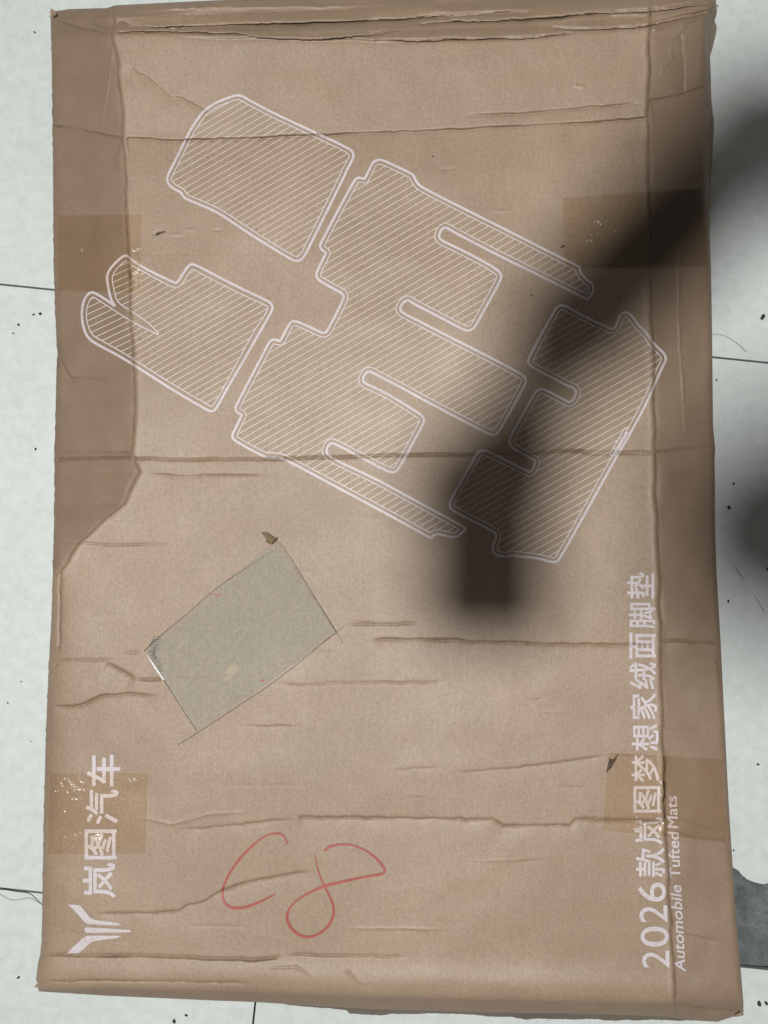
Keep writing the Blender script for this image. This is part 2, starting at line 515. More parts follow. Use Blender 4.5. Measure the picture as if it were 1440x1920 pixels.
# creases ------------------------------------------------------------------
CR = [
    # upper fold across the panel
    ([(99, 235), (130, 238), (170, 247), (232, 259)], 's', 2.6, 4, 26, 5),
    ([(232, 259), (340, 263), (500, 257), (640, 251), (800, 245), (960, 237), (1100, 229), (1214, 221)], 's', 3.0, 4, 70, 8),
    ([(860, 217), (960, 213), (1010, 209), (1080, 203), (1214, 192)], 's', 2.2, 4, 18, 60),
    ([(1218, 189), (1260, 180), (1300, 170), (1322, 161)], 's', 2.6, 4, 26, 5),
    # middle fold
    ([(104, 846), (180, 848), (246, 850)], 'g', 1.8, 4, 0, 10),
    ([(104, 862), (180, 860), (248, 859)], 'g', 2.8, 5, 0, 5),
    ([(248, 859), (330, 862), (500, 861), (640, 857), (720, 855), (800, 853), (900, 852)], 'g', 2.8, 4.2, 0, 6),
    ([(900, 852), (1000, 850), (1060, 846), (1130, 848), (1228, 847)], 'g', 2.7, 4.2, 0, 6),
    ([(1060, 840), (1110, 852), (1228, 852)], 'g', 1.3, 3, 0, 20),
    ([(1228, 847), (1290, 840), (1341, 836)], 'g', 2.2, 4, 0, 5),
    ([(262, 887), (330, 892), (420, 891), (520, 892)], 's', 1.6, 4, 30, 60),
    ([(233, 946), (215, 968), (196, 976)], 'r', 1.4, 3, 0, 12),
    ([(103, 1016), (180, 1020), (240, 1021), (330, 1022)], 'g', 1.6, 3.5, 0, 50),
    ([(116, 1062), (114, 1110), (113, 1160), (111, 1226)], 's', 3.2, 4, 30, 18),
    ([(97, 1236), (150, 1237), (215, 1238)], 'g', 2.2, 4.5, 0, 25),
    ([(100, 1256), (112, 1243)], 'g', 1.2, 3, 0, 6),
    ([(196, 1240), (230, 1258), (258, 1275)], 's', 2.2, 6, 22, 14),
    ([(254, 1276), (306, 1274)], 'g', 2.3, 4, 0, 10),
    ([(220, 1226), (268, 1224)], 'g', 1.0, 5, 0, 18),
    ([(90, 1326), (150, 1322), (188, 1305), (240, 1299), (300, 1304)], 's', 2.8, 4.5, 16, 35),
    ([(306, 1274), (380, 1273), (430, 1271)], 'g', 1.0, 5, 0, 30),
    ([(515, 1282), (560, 1284), (606, 1285), (612, 1281), (700, 1280), (840, 1280)], 'g', 1.7, 4, 0, 40),
    ([(640, 1173), (700, 1170), (790, 1169)], 'g', 1.7, 4, 0, 30),
    ([(690, 1201), (724, 1197), (860, 1199), (875, 1202), (960, 1204), (1010, 1207), (1180, 1208), (1236, 1207)], 's', 2.6, 4, 14, 30),
    ([(1240, 1200), (1300, 1203), (1350, 1205)], 'g', 2.6, 5, 0, 8),
    # lower fold
    ([(330, 1556), (450, 1545), (560, 1534)], 's', 1.5, 4, 14, 60),
    ([(556, 1531), (700, 1533), (925, 1536), (945, 1547), (1068, 1546), (1080, 1536), (1190, 1538), (1250, 1540)], 's', 2.8, 4, 16, 14),
    ([(1080, 1533), (1190, 1537), (1290, 1540), (1366, 1562)], 'g', 1.0, 3, 0, 20),
    ([(1262, 1562), (1310, 1572), (1371, 1580)], 'g', 1.4, 4.5, 0, 10),
    ([(846, 1448), (960, 1440), (1060, 1426), (1140, 1416)], 's', 1.4, 4, 20, 50),
    ([(176, 1713), (300, 1711), (338, 1706), (352, 1697), (384, 1690), (400, 1678), (418, 1667), (470, 1652), (520, 1642), (590, 1632)], 's', 2.2, 4, 16, 40),
    ([(250, 1530), (320, 1545), (400, 1526), (480, 1521)], 'r', 1.0, 4, 0, 50),
    # bottom edge groove
    ([(78, 1789), (160, 1791), (260, 1792), (400, 1797), (480, 1800), (530, 1795)], 'g', 3.0, 4.5, 0, 20),
    ([(530, 1794), (560, 1790), (700, 1793), (770, 1795)], 'g', 1.8, 3.5, 0, 30),
    ([(640, 1815), (690, 1850)], 'r', 2.0, 5, 0, 15),
    ([(500, 1814), (555, 1812), (585, 1830)], 'r', 1.2, 4, 0, 15),
    ([(80, 1838), (240, 1838), (480, 1842)], 's', 1.6, 4, 14, 40),
    ([(1268, 1880), (1300, 1888), (1392, 1896)], 'g', 3.0, 6, 0, 10),
    ([(1262, 1888), (1300, 1900), (1390, 1903)], 'r', 2.5, 5, 0, 10),
    ([(640, 1740), (760, 1741), (840, 1743)], 'r', .8, 3, 0, 40),
    # upper left wrinkle and left flap
    ([(238, 116), (256, 134), (276, 144), (302, 166), (318, 182), (340, 184), (362, 196), (400, 214)], 's', 1.5, 3.5, 18, 20),
    ([(213, 74), (203, 160), (196, 200), (189, 246)], 'r', .8, 2.5, 0, 20),
    ([(100, 40), (150, 52), (213, 66)], 'g', 2.4, 4, 0, 12),
    ([(110, 34), (165, 40), (213, 56)], 'g', 1.8, 4, 0, 12),
    ([(109, 656), (122, 690), (134, 706), (170, 709), (216, 711)], 's', 1.9, 4, 18, 25),
    ([(107, 640), (113, 670), (107, 700)], 'g', 3.0, 6, 0, 10),
    ([(108, 800), (112, 838)], 'g', 1.2, 3, 0, 8),
    # right flap
    ([(1278, 60), (1283, 110), (1284, 180)], 's', 1.6, 4, 18, 15),
    ([(1222, 78), (1262, 72), (1290, 44)], 'r', 1.4, 3.5, 0, 10),
    ([(1236, 140), (1258, 112), (1256, 78)], 'r', 1.2, 3.5, 0, 12),
    ([(1274, 450), (1272, 560), (1274, 640), (1283, 780), (1287, 825)], 'r', 1.1, 3, 0, 30),
    ([(1225, 1360), (1300, 1366), (1350, 1372)], 'r', .8, 3, 0, 25),
    ([(1345, 1230), (1352, 1300)], 'g', 2.0, 4, 0, 12),
    ([(1272, 1750), (1310, 1756), (1350, 1765)], 's', 1.0, 3, 12, 20),
    # crushed top edge
    ([(213, 12), (214, 40), (213, 68)], 'g', 3.0, 4, 0, 3),
    ([(216, 38), (240, 50), (300, 54), (480, 46), (640, 42), (760, 36), (900, 26), (1000, 22)], 'g', 4.2, 6, 0, 20),
    ([(216, 62), (330, 60), (480, 66), (640, 64), (712, 60), (730, 54)], 'g', 2.6, 4, 0, 15),
    ([(700, 76), (780, 76), (900, 74), (1000, 70), (1076, 62)], 'g', 2.4, 4, 0, 15),
    ([(780, 46), (860, 40), (960, 38), (1040, 34), (1120, 24), (1215, 20), (1280, 8), (1338, 2)], 'g', 4.5, 5, 0, 12),
    ([(1030, 49), (1064, 54), (1140, 54), (1218, 48), (1260, 34), (1330, 22)], 'g', 3.6, 5, 0, 10),
    ([(1140, 26), (1215, 26), (1262, 18), (1330, 10)], 'r', 2.8, 5, 0, 10),
    ([(1222, 56), (1280, 44), (1322, 30)], 'r', 1.8, 4, 0, 8),
    ([(240, 20), (400, 14), (640, 12), (800, 4)], 'r', 3.0, 7, 0, 20),
    ([(500, 58), (600, 55), (700, 52)], 'r', 1.6, 4, 0, 30),
    # small dents
    ([(286, 441), (302, 435), (310, 434)], 'g', 1.4, 4, 0, 6),
    ([(310, 438), (350, 440)], 'r', .8, 3, 0, 15),
    ([(400, 432), (420, 433)], 'g', .8, 3, 0, 6),
    ([(1075, 160), (1100, 163)], 'r', .9, 4, 0, 8),
]
for k in range(26):          # faint stress lines, mostly across the flutes
    x_, y_ = random.uniform(280, 1150), random.uniform(120, 1760)
    L_ = random.uniform(40, 170); a_ = random.gauss(0, .06)
    CR.append(([(x_, y_), (x_ + L_ * .5, y_ + L_ * .5 * a_ + random.uniform(-3, 3)), (x_ + L_, y_ + L_ * a_)], random.choice('grs'), random.uniform(.3, .7), 3.5, 12, L_ * .4))
for k, (pts, kind, d, w, reach, taper) in enumerate(CR):
    crease(pts, kind, d, w, reach or 1.0, taper, seed=k)

# window cut through the top ply
CUT = [(271, 1220), (518, 1012), (631, 1186), (371, 1372)]
def in_poly(X, Y, poly):
    r = np.zeros(X.shape, bool)
    n = len(poly)
    for i in range(n):
        x0, y0 = poly[i]; x1, y1 = poly[(i + 1) % n]
        c = (y0 > Y) != (y1 > Y)
        r ^= c & (X < (x1 - x0) * (Y - y0) / ((y1 - y0) if y1 != y0 else 1e-9) + x0)
    return r
HT -= .0006 * in_poly(PX, PY, CUT)

# round off at the rims
rim = np.minimum(np.minimum(PX - LEFT(PY), RIGHT(PY) - PX), np.minimum(PY - TOP(PX), BOT(PX) - PY))
HT -= .0075 * np.exp(-np.maximum(rim, 0) / 3.0)
HT = np.maximum(HT, .012)

def project(V_):
    d = np.asarray(V_, float) - np.array([0, 0, ZC])
    cy = d[:, 1] * CT + d[:, 2] * ST; cz = -d[:, 1] * ST + d[:, 2] * CT
    return 720 + F_PX * d[:, 0] / -cz, 960 - F_PX * cy / -cz

def add_wear_shade(o):
    n_ = len(o.data.vertices)
    c_ = np.empty(n_ * 3, np.float32); o.data.vertices.foreach_get('co', c_)
    qx, qy = project(c_.reshape(-1, 3))
    wi = np.clip(np.round((qx - GX0) / STEP).astype(int), 0, len(gx) - 1); wj = np.clip(np.round((qy - GY0) / STEP).astype(int), 0, len(gy) - 1)
    a_ = o.data.attributes.new('crease_wear_shade', 'FLOAT', 'POINT')
    a_.data.foreach_set('value', np.clip(WEAR_SHADE[wj, wi], 0, 1).astype(np.float32))
    return o

def height(px, py):
    u = np.clip((np.asarray(px, float) - GX0) / STEP, 0, len(gx) - 1.001)
    v = np.clip((np.asarray(py, float) - GY0) / STEP, 0, len(gy) - 1.001)
    i = u.astype(int); j = v.astype(int)
    fu, fv = u - i, v - j
    return (HT[j, i] * (1 - fu) + HT[j, i + 1] * fu) * (1 - fv) + (HT[j + 1, i] * (1 - fu) + HT[j + 1, i + 1] * fu) * fv

def on_box(px, py, lift=.0005):
    return unproject(px, py, height(px, py) + lift)

# ------------------------------------------------------------------ box: meshes
box = empty('cardboard_box', (0, 0, 0))
tag(box, 'large flat battered cardboard carton with white floor mat drawings, lying on the floor', 'box')

NS, NT = 830, 1250
s = np.linspace(0, 1, NS); t = np.linspace(0, 1, NT)
SS, TT = np.meshgrid(s, t)
py = -10 + TT * 1920
for _ in range(4):
    px = LEFT(py) + (RIGHT(py) - LEFT(py)) * SS
    py = TOP(px) + (BOT(px) - TOP(px)) * TT
edge_n = 1.3 * vnoise(py / 9, py * 0, 61)
px = px + np.where((SS == 0), np.minimum(edge_n, 0) - .2, 0) * (py < 1900)
P = unproject(px, py, height(px, py)).reshape(-1, 3)
idx = np.arange(NS * NT).reshape(NT, NS)
quads = np.stack([idx[:-1, :-1], idx[1:, :-1], idx[1:, 1:], idx[:-1, 1:]], -1).reshape(-1, 4)

def fast_mesh(name, V_, Q_, mat, parent, smooth=True):
    me = bpy.data.meshes.new(name)
    me.vertices.add(len(V_)); me.vertices.foreach_set('co', np.asarray(V_, np.float32).ravel())
    nq = len(Q_); k = Q_.shape[1]
    me.loops.add(nq * k); me.loops.foreach_set('vertex_index', Q_.astype(np.int32).ravel())
    me.polygons.add(nq)
    me.polygons.foreach_set('loop_start', np.arange(0, nq * k, k, dtype=np.int32))
    me.polygons.foreach_set('loop_total', np.full(nq, k, np.int32))
    me.update(calc_edges=True); me.validate()
    me.polygons.foreach_set('use_smooth', np.full(nq, smooth))
    me.materials.append(mat)
    return link(bpy.data.objects.new(name, me), parent)

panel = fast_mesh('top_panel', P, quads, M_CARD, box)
# painted shade: outer strips and edge bands darkened where they tilt from the light
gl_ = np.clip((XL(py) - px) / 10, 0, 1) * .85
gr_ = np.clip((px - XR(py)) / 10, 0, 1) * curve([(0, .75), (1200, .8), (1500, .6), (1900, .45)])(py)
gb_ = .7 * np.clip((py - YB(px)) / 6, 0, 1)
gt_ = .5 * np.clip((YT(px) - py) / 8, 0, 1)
wi = np.clip(np.round((px - GX0) / STEP).astype(int), 0, len(gx) - 1); wj = np.clip(np.round((py - GY0) / STEP).astype(int), 0, len(gy) - 1)
aw_ = panel.data.attributes.new('crease_wear_shade', 'FLOAT', 'POINT')
aw_.data.foreach_set('value', np.clip(WEAR_SHADE[wj, wi], 0, 1).ravel().astype(np.float32))
at_ = panel.data.attributes.new('edge_strip_shade', 'FLOAT', 'POINT')
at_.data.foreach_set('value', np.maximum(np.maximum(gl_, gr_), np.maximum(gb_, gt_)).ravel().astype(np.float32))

def wall(rim_px, rim_py, bottom_px, bottom_py, zb, seed):
    n = len(rim_px)
    top = unproject(rim_px, rim_py, height(rim_px, rim_py))
    bot = unproject(bottom_px, bottom_py, np.full(n, zb))
    K = 10
    V_ = []
    for k in range(K + 1):
        f = k / K
        q = top * (1 - f) + bot * f
        amp = .0035 * math.sin(math.pi * f)
        nx_ = vnoise(np.arange(n) / 14.0, np.full(n, f * 3.0), seed)
        ny_ = vnoise(np.arange(n) / 14.0, np.full(n, f * 3.0 + 9), seed + 1)
        q = q + np.stack([nx_ * amp, ny_ * amp, 0 * nx_], -1)
        V_.append(q)
    V_ = np.concatenate(V_)
    ii = np.arange(n * (K + 1)).reshape(K + 1, n)
    Q_ = np.stack([ii[:-1, :-1], ii[:-1, 1:], ii[1:, 1:], ii[1:, :-1]], -1).reshape(-1, 4)
    return fast_mesh('side_wall', V_, Q_, M_SIDE, box)

def floorward(rx, ry, outx, outy):
    """pixel of the wall's foot: straight below the rim, moved out by outx/outy metres"""
    top = unproject(rx, ry, height(rx, ry))
    X = top[:, 0] + outx; Y = top[:, 1] + outy
    Zf = .004
    d = np.stack([X, Y, np.full(len(X), Zf - ZC)], -1)
    # camera coords
    cy = d[:, 1] * CT + d[:, 2] * ST; cz = -d[:, 1] * ST + d[:, 2] * CT
    return 720 + F_PX * d[:, 0] / -cz, 960 - F_PX * cy / -cz
jL, jR = px[:, 0], px[:, -1]; yL, yR = py[:, 0], py[:, -1]
fl = .012 * np.exp(-((yL - 90) / 60) ** 2)
bx_, by_ = floorward(jL, yL, .006 - fl, 0 * yL); wall(jL, yL, bx_, by_, .004, 71)
fr = curve([(-20, .026), (40, .034), (190, .036), (300, .030), (400, .022), (470, .012), (560, .002), (700, -.004), (1900, -.006)])(yR)
bx_, by_ = floorward(jR, yR, fr, 0 * yR); wall(jR, yR, bx_, by_, .004, 73)
bx_, by_ = floorward(px[0], py[0], 0 * px[0], -.004 + 0 * px[0]); wall(px[0], py[0], bx_, by_, .004, 75)
bx_, by_ = floorward(px[-1], py[-1], 0 * px[0], .006 + 0 * px[0]); wall(px[-1], py[-1], bx_, by_, .004, 77)
# underside
und = mesh_obj('bottom_panel', [unproject(x, y, .0035) for x, y in ((150, 70), (1290, 70), (1340, 1850), (130, 1830))],
               [(0, 3, 2, 1)], M_SIDE, box)

# torn lower flap peeping out under the bottom edge
ux = np.linspace(452, 1300, 260)
lowtop = BOT(ux) - 45
prot = curve([(452, -3), (500, 1), (560, 3), (600, 4.5), (650, 6), (655, 12), (720, 12), (730, 9), (860, 7), (960, 9), (985, 15), (1010, 13),
              (1100, 12), (1200, 11), (1262, 7), (1300, 3)])(ux) * 1.0 - 1.5 + 1.3 * vnoise(ux / 37, ux * 0, 81) + .6 * vnoise(ux / 5, ux * 0, 82)
lowbot = BOT(ux) + prot
V_ = np.concatenate([unproject(ux, lowtop, .020 + 0 * ux), unproject(ux, lowbot, .0165 + .0012 * vnoise(ux / 60, ux * 0, 83)),
                     unproject(ux, lowbot, .0130 + 0 * ux), unproject(ux, lowtop, .015 + 0 * ux)])
n = len(ux); ii = np.arange(4 * n).reshape(4, n)
Q_ = np.stack([ii[:-1, :-1], ii[1:, :-1], ii[1:, 1:], ii[:-1, 1:]], -1).reshape(-1, 4)
lf = fast_mesh('lower_flap', V_, Q_, M_DARKPAPER, box, smooth=False)
lf['label'] = 'torn grey edge of the lower flap under the bottom edge'

# layers of the flaps folded over along the top edge, their torn edges showing
M_FLAP = cardboard('kraft_flap', (0.300, 0.212, 0.138), (0.245, 0.168, 0.106))
def layer(xs_, edge, depth_, lift_, seed):
    x_ = np.arange(xs_[0], xs_[1], 2.0)
    e_ = curve(edge)(x_) + 1.6 * vnoise(x_ / 37, x_ * 0, seed) + .7 * vnoise(x_ / 7, x_ * 0, seed + 1)
    fade = np.clip(np.minimum(x_ - xs_[0], xs_[1] - x_) / 60, 0, 1)
    rows = []
    for f_ in np.linspace(0, 1, 9):
        yy = e_ - depth_ * f_ * (.3 + .7 * fade)
        lf_ = lift_ * fade * (1 - f_) ** .7 * (.75 + .4 * vnoise(x_ / 80, x_ * 0, seed + 2)) + .0003 + .0005 * vnoise(x_ / 25, yy / 9, seed + 3) * (1 - f_)
        yc = np.maximum(yy, TOP(x_) + 2)
        rows.append(unproject(x_, yc, height(x_, yc) + lf_ * (f_ < 1) - .0004 * (f_ == 1)))
    edge_lo = unproject(x_, e_ - .5, height(x_, e_ - .5) + lift_ * fade * .75 - .0009)
    V_ = np.concatenate([edge_lo] + rows)
    nn = len(x_); ii_ = np.arange(len(V_)).reshape(-1, nn)
    Q_ = np.stack([ii_[:-1, :-1], ii_[:-1, 1:], ii_[1:, 1:], ii_[1:, :-1]], -1).reshape(-1, 4)
    return fast_mesh('folded_layer', V_, Q_, M_FLAP, box)
layer((218, 745), [(218, 60), (330, 59), (440, 62), (480, 70), (560, 75), (640, 71), (700, 66), (745, 58)], 24, .0030, 301)
layer((700, 1085), [(700, 76), (780, 77), (900, 74), (1000, 71), (1085, 62)], 20, .0026, 303)
layer((225, 1010), [(225, 42), (260, 52), (480, 45), (640, 41), (760, 35), (900, 27), (1010, 22)], 22, .0034, 305)
layer((800, 1332), [(800, 44), (860, 40), (960, 38), (1040, 33), (1120, 25), (1215, 22), (1280, 12), (1332, 8)], 24, .0034, 307)
layer((1020, 1326), [(1020, 50), (1064, 55), (1140, 55), (1218, 49), (1260, 37), (1326, 26)], 18, .0028, 309)

# frayed fibres at the corners
def fray(cx, cy, ang, nfib, ln, seed):
    r = random.Random(seed)
    vv, ff = [], []
    for k in range(nfib):
        a = ang + r.uniform(-1.1, 1.1)
        x0, y0 = cx + r.uniform(-4, 4), cy + r.uniform(-5, 5)
        L = ln * r.uniform(.4, 1.0); w = r.uniform(1.5, 4)
        z = .05 + r.uniform(-.02, .01)
        pts = [(x0 - w * math.sin(a), y0 + w * math.cos(a)), (x0 + w * math.sin(a), y0 - w * math.cos(a)), (x0 + L * math.cos(a), y0 + L * math.sin(a))]
        b_ = len(vv)
        for q in pts: vv.append(unproject(q[0], q[1], z))
        for q in pts: vv.append(unproject(q[0], q[1], z - .0012))
        ff += [(b_, b_ + 1, b_ + 2), (b_ + 5, b_ + 4, b_ + 3), (b_, b_ + 3, b_ + 4, b_ + 1), (b_ + 1, b_ + 4, b_ + 5, b_ + 2), (b_ + 2, b_ + 5, b_ + 3, b_)]
    return mesh_obj('frayed_corner', vv, ff, M_SIDE, box)
fray(101, 27, math.pi * 1.2, 9, 11, 1)
fray(75, 1846, math.pi * .95, 8, 10, 2)
fray(1384, 1900, math.pi * .3, 7, 9, 3)
fray(1342, 8, -.2, 6, 8, 4)

# ------------------------------------------------------------------ print on the box
def chaikin(pts, it=2, closed=True):
    p = np.array(pts, float)
    for _ in range(it):
        q = np.roll(p, -1, 0) if closed else p[1:]
        a = p if closed else p[:-1]
        r = np.empty((2 * len(q), 2))
        r[0::2] = a * .75 + q * .25; r[1::2] = a * .25 + q * .75
        if not closed: r = np.concatenate([p[:1], r, p[-1:]])
        p = r
    return p

def resample(p, step, closed):
    p = np.array(p, float)
    if closed: p = np.concatenate([p, p[:1]])
    d = np.concatenate([[0], np.cumsum(np.hypot(*np.diff(p, axis=0).T))])
    n = max(2, int(d[-1] / step))
    u = np.linspace(0, d[-1], n + 1)
    r = np.stack([np.interp(u, d, p[:, 0]), np.interp(u, d, p[:, 1])], -1)
    return r[:-1] if closed else r

def ribbon(pts, width, closed=False, step=2.5, lift=.0005, widths=None):
    """vertices, quads of a flat stroke of ink lying on the box"""
    p = resample(pts, step, closed)
    if closed: tg = np.roll(p, -1, 0) - np.roll(p, 1, 0)
    else: tg = np.gradient(p, axis=0)
    tg /= np.maximum(np.hypot(tg[:, 0], tg[:, 1]), 1e-6)[:, None]
    nr = np.stack([-tg[:, 1], tg[:, 0]], -1)
    w = np.full(len(p), width * .5)
    if widths is not None: w = np.interp(np.linspace(0, 1, len(p)), np.linspace(0, 1, len(widths)), widths) * .5
    a, b_ = p + nr * w[:, None], p - nr * w[:, None]
    V_ = np.concatenate([on_box(a[:, 0], a[:, 1], lift), on_box(b_[:, 0], b_[:, 1], lift)])
    n = len(p); i = np.arange(n if closed else n - 1); k = (i + 1) % n
    Q_ = np.stack([i, k, k + n, i + n], -1)
    return V_, Q_

def strokes(name, items, mat, parent):
    vs_, qs_, off = [], [], 0
    for V_, Q_ in items:
        vs_.append(V_); qs_.append(Q_ + off); off += len(V_)
    return add_wear_shade(fast_mesh(name, np.concatenate(vs_), np.concatenate(qs_), mat, parent))

def area2(p):
    x, y = p[:, 0], p[:, 1]
    return float(np.sum(x * np.roll(y, -1) - np.roll(x, -1) * y))

def inset(p, d):
    p = resample(p, 2.0, True)
    tg = np.roll(p, -2, 0) - np.roll(p, 2, 0)
    tg /= np.maximum(np.hypot(tg[:, 0], tg[:, 1]), 1e-6)[:, None]
    nr = np.stack([-tg[:, 1], tg[:, 0]], -1) * (1 if area2(p) > 0 else -1)
    q = p + nr * d
    keep = []
    for c in q:
        dd = np.min(np.hypot(p[:, 0] - c[0], p[:, 1] - c[1]))
        keep.append(dd > d - .55)
    return q[np.array(keep)]

MAT_A = [(445.8, 178), (429, 183), (402.8, 193.3), (383.3, 207.2), (375, 217), (359.7, 239), (348.6, 260), (330.6, 297.5), (316.7, 324),
         (313, 333.6), (314.6, 343.3), (323.6, 353), (340.3, 361), (343, 368), (351.4, 374.3), (377.8, 384.7), (408.3, 398.6), (432, 413.9),
         (466.7, 437.5), (500, 458.3), (546.7, 487.2), (557.8, 490), (566, 486.5), (574.4, 474.7), (582.8, 456.7), (641, 340), (653.6, 312),
         (662, 298), (663.3, 289.7), (657.8, 280), (602, 253.6), (527, 219), (480, 195.3), (454, 180)]
MAT_B = [(235.8, 479), (229, 481), (209.4, 499.9), (200.4, 515), (201, 528), (204.6, 547.8), (209.4, 564.4), (216.4, 574.9), (216.4, 574.9), (202.5, 564.4),
         (181.7, 551), (172, 547.5), (165, 551), (158, 561.7), (154.6, 572.8), (153.2, 592), (155.3, 609), (159.4, 622.8), (167, 636),
         (185.8, 647.8), (226, 668.6), (280, 702.8), (327, 733), (387, 768), (396.7, 772), (403.6, 768.8), (412, 754), (432.8, 716.7),
         (456.4, 677), (480, 635), (499.4, 602), (510.6, 581), (511, 574.4), (506.4, 566), (455, 542.5), (399.4, 514), (366, 496),
         (357.8, 495.3), (350.8, 500.8), (332.8, 530), (328, 531), (317.8, 525.6), (276, 506), (245.6, 486.7), (240, 480.4)]
MAT_B_IN = [(236.5, 488), (229, 493.6), (217.8, 504.7), (210, 518), (211.5, 532.5), (215.7, 552), (219.9, 567), (247, 584), (278.9, 606),
            (291.4, 618.6), (298.3, 628.3), (298.3, 628.3), (278.9, 619.3), (245.6, 602), (206.7, 577), (178.9, 559), (173.3, 556), (168.5, 561.7),
            (163, 575.6), (161.5, 592), (164.3, 607.5), (169, 621.4), (176, 631), (195.6, 641), (242.8, 668.6), (280, 693), (334, 726.4),
            (377, 751.4), (396, 763), (400, 761), (418.9, 727.8), (449.4, 670.8), (478.6, 616.7), (492.5, 598), (503, 578.2), (502, 573.8),
            (455, 553), (388, 519), (364.7, 505.7), (358.5, 505), (342.5, 531.4), (335.6, 538.3), (328, 540), (316.4, 535.3), (273, 511.7),
            (245.6, 496.4), (240.7, 491)]
MAT_C = [(710.6, 299.4), (702, 302), (696.7, 309), (684, 335.6), (684, 335.6), (674.4, 333), (669, 333.5), (663.3, 339.7), (600.8, 456.4), (600, 463.3),
         (603.6, 469), (611.6, 474), (611.6, 474), (593.9, 509.4), (592.5, 517), (598, 526.5), (638.3, 548), (643.9, 552), (644.6, 560.6), (614.7, 618.9),
         (610.6, 623.8), (603.6, 624.4), (580, 612.5), (553.6, 601.5), (545.3, 603.6), (539.7, 612), (525.8, 639.7), (525.8, 639.7), (513.3, 636),
         (506.4, 639), (500.8, 649.4), (442.5, 760.6), (440.9, 767), (445, 774), (454, 777.5), (454, 777.5), (439.4, 807.5), (434.6, 817), (438, 825.6),
         (497.8, 858), (508.9, 856.8), (524, 858), (539.4, 863.8), (620, 907), (719, 960), (768, 987), (807.6, 1008.8), (807.6, 1008.8), (816.7, 1001),
         (825, 1001.8), (845.8, 1007.4), (857, 1006.7), (863.9, 1001), (874.3, 990.7), (874.3, 990.7), (825, 963.6), (755.6, 926), (703, 897),
         (628.9, 862.8), (616.4, 854.4), (611.5, 846), (613.6, 839), (619, 830.8), (626, 830.8), (673, 855.8), (726, 883.6), (738.6, 885.7),
         (747, 880.8), (770.2, 837.4), (793.3, 795.6), (795.4, 787), (792, 779), (757, 756.7), (715.6, 732.4), (680.8, 717.8), (680.8, 709.4),
         (685, 699.7), (693.3, 695.6), (700.3, 699.7), (751.7, 726), (801.7, 753.9), (860, 784.4), (918.6, 815), (929.7, 815), (936.7, 808),
         (985, 720.6), (986.7, 712), (981, 702.5), (903.3, 662), (858.9, 640), (780, 599.2), (752, 585.6), (750, 577), (755, 568.9),
         (762, 562.6), (767.5, 563.3), (771.7, 567.5), (821.7, 593.3), (868.9, 618.3), (880, 620.4), (888.3, 615.6), (895.3, 604.4),
         (938.3, 526.7), (940.4, 517), (934, 505.8), (891, 481.8), (849.4, 461), (828.9, 451.4), (823.3, 445.8), (823.3, 438.9), (828.9, 429),
         (835.8, 425.7), (842.8, 430.6), (884.4, 452.8), (930, 476.5), (989.4, 505.6), (1102, 561.8), (1102, 561.8), (1111.7, 548.6), (1113, 538.9),
         (1108.9, 530.6), (1099, 523.6), (1086.7, 509.7), (1086.7, 500.7), (1086.7, 500.7), (1058.9, 486.8), (930, 421.5), (792.8, 352.8), (781.7, 343),
         (776, 330.6), (773.3, 326.4), (740, 310.4), (718, 300.5)]
MAT_D = [(1054.4, 572), (1046, 574), (1040.6, 580.3), (992, 669), (989.9, 678.9), (994.7, 687), (1037.8, 709.4), (1065.6, 724), (1074, 726.5),
         (1080.4, 732.5), (1078.9, 742.8), (1073.3, 751), (1066, 754.6), (1062, 751.8), (1023.3, 731), (1015, 728.9), (1006.7, 731.7),
         (1001, 740), (956.7, 819), (954.6, 828.9), (960.8, 841), (1003.9, 863.6), (1003.9, 863.6), (1002.5, 872), (995.6, 885), (988.6, 883.8), (940, 858.8),
         (907.8, 843.6), (898, 845.7), (892.5, 853), (843.9, 939.4), (842.5, 949), (848, 957.5), (926, 996.4), (931.7, 1004), (925, 1021.7),
         (922.9, 1031.4), (929, 1041), (945.8, 1043.9), (955.6, 1043), (961, 1040.4), (970.8, 1043), (1011, 1046.7), (1032, 1053.6),
         (1041.7, 1054.3), (1048.6, 1049.4), (1100, 957.8), (1111.4, 937), (1155.8, 856.7), (1185, 806.7), (1213, 755), (1240, 692),
         (1249, 675.3), (1247, 664), (1223.3, 642), (1215, 628), (1205, 617), (1195.6, 608.6), (1192.8, 603), (1181.7, 589), (1173.3, 585),
         (1165, 587.8), (1160.8, 596), (1155, 611.4), (1149.7, 617), (1142.8, 615.6), (1090, 590.6), (1062, 574.5)]

def hatch(poly, g, anchor, spacing, width):
    poly = resample(poly, 2.0, True)
    u = poly[:, 1] + g(poly[:, 0]); x = poly[:, 0]
    ua = anchor[1] + float(g(anchor[0]))
    k0, k1 = math.ceil((u.min() - ua) / spacing), math.floor((u.max() - ua) / spacing)
    items = []
    un, xn = np.roll(u, -1), np.roll(x, -1)
    for k in range(k0, k1 + 1):
        lv = ua + k * spacing + .013
        c = (u > lv) != (un > lv)
        xs = np.sort(x[c] + (xn[c] - x[c]) * (lv - u[c]) / (un[c] - u[c]))
        for a, b_ in zip(xs[0::2], xs[1::2]):
            if b_ - a < 3: continue
            xx = np.linspace(a, b_, max(2, int((b_ - a) / 3)))
            items.append(ribbon(np.stack([xx, lv - g(xx)], -1), width))
    return items

def gslope(m, xc=None, m2=None, right=False):
    if xc is None: return lambda x: m * np.asarray(x, float)
    if not right: return lambda x: np.where(np.asarray(x) < xc, m * xc - m2 * (xc - np.asarray(x)), m * np.asarray(x, float))
    return lambda x: np.where(np.asarray(x) > xc, m * xc + m2 * (np.asarray(x) - xc), m * np.asarray(x, float))

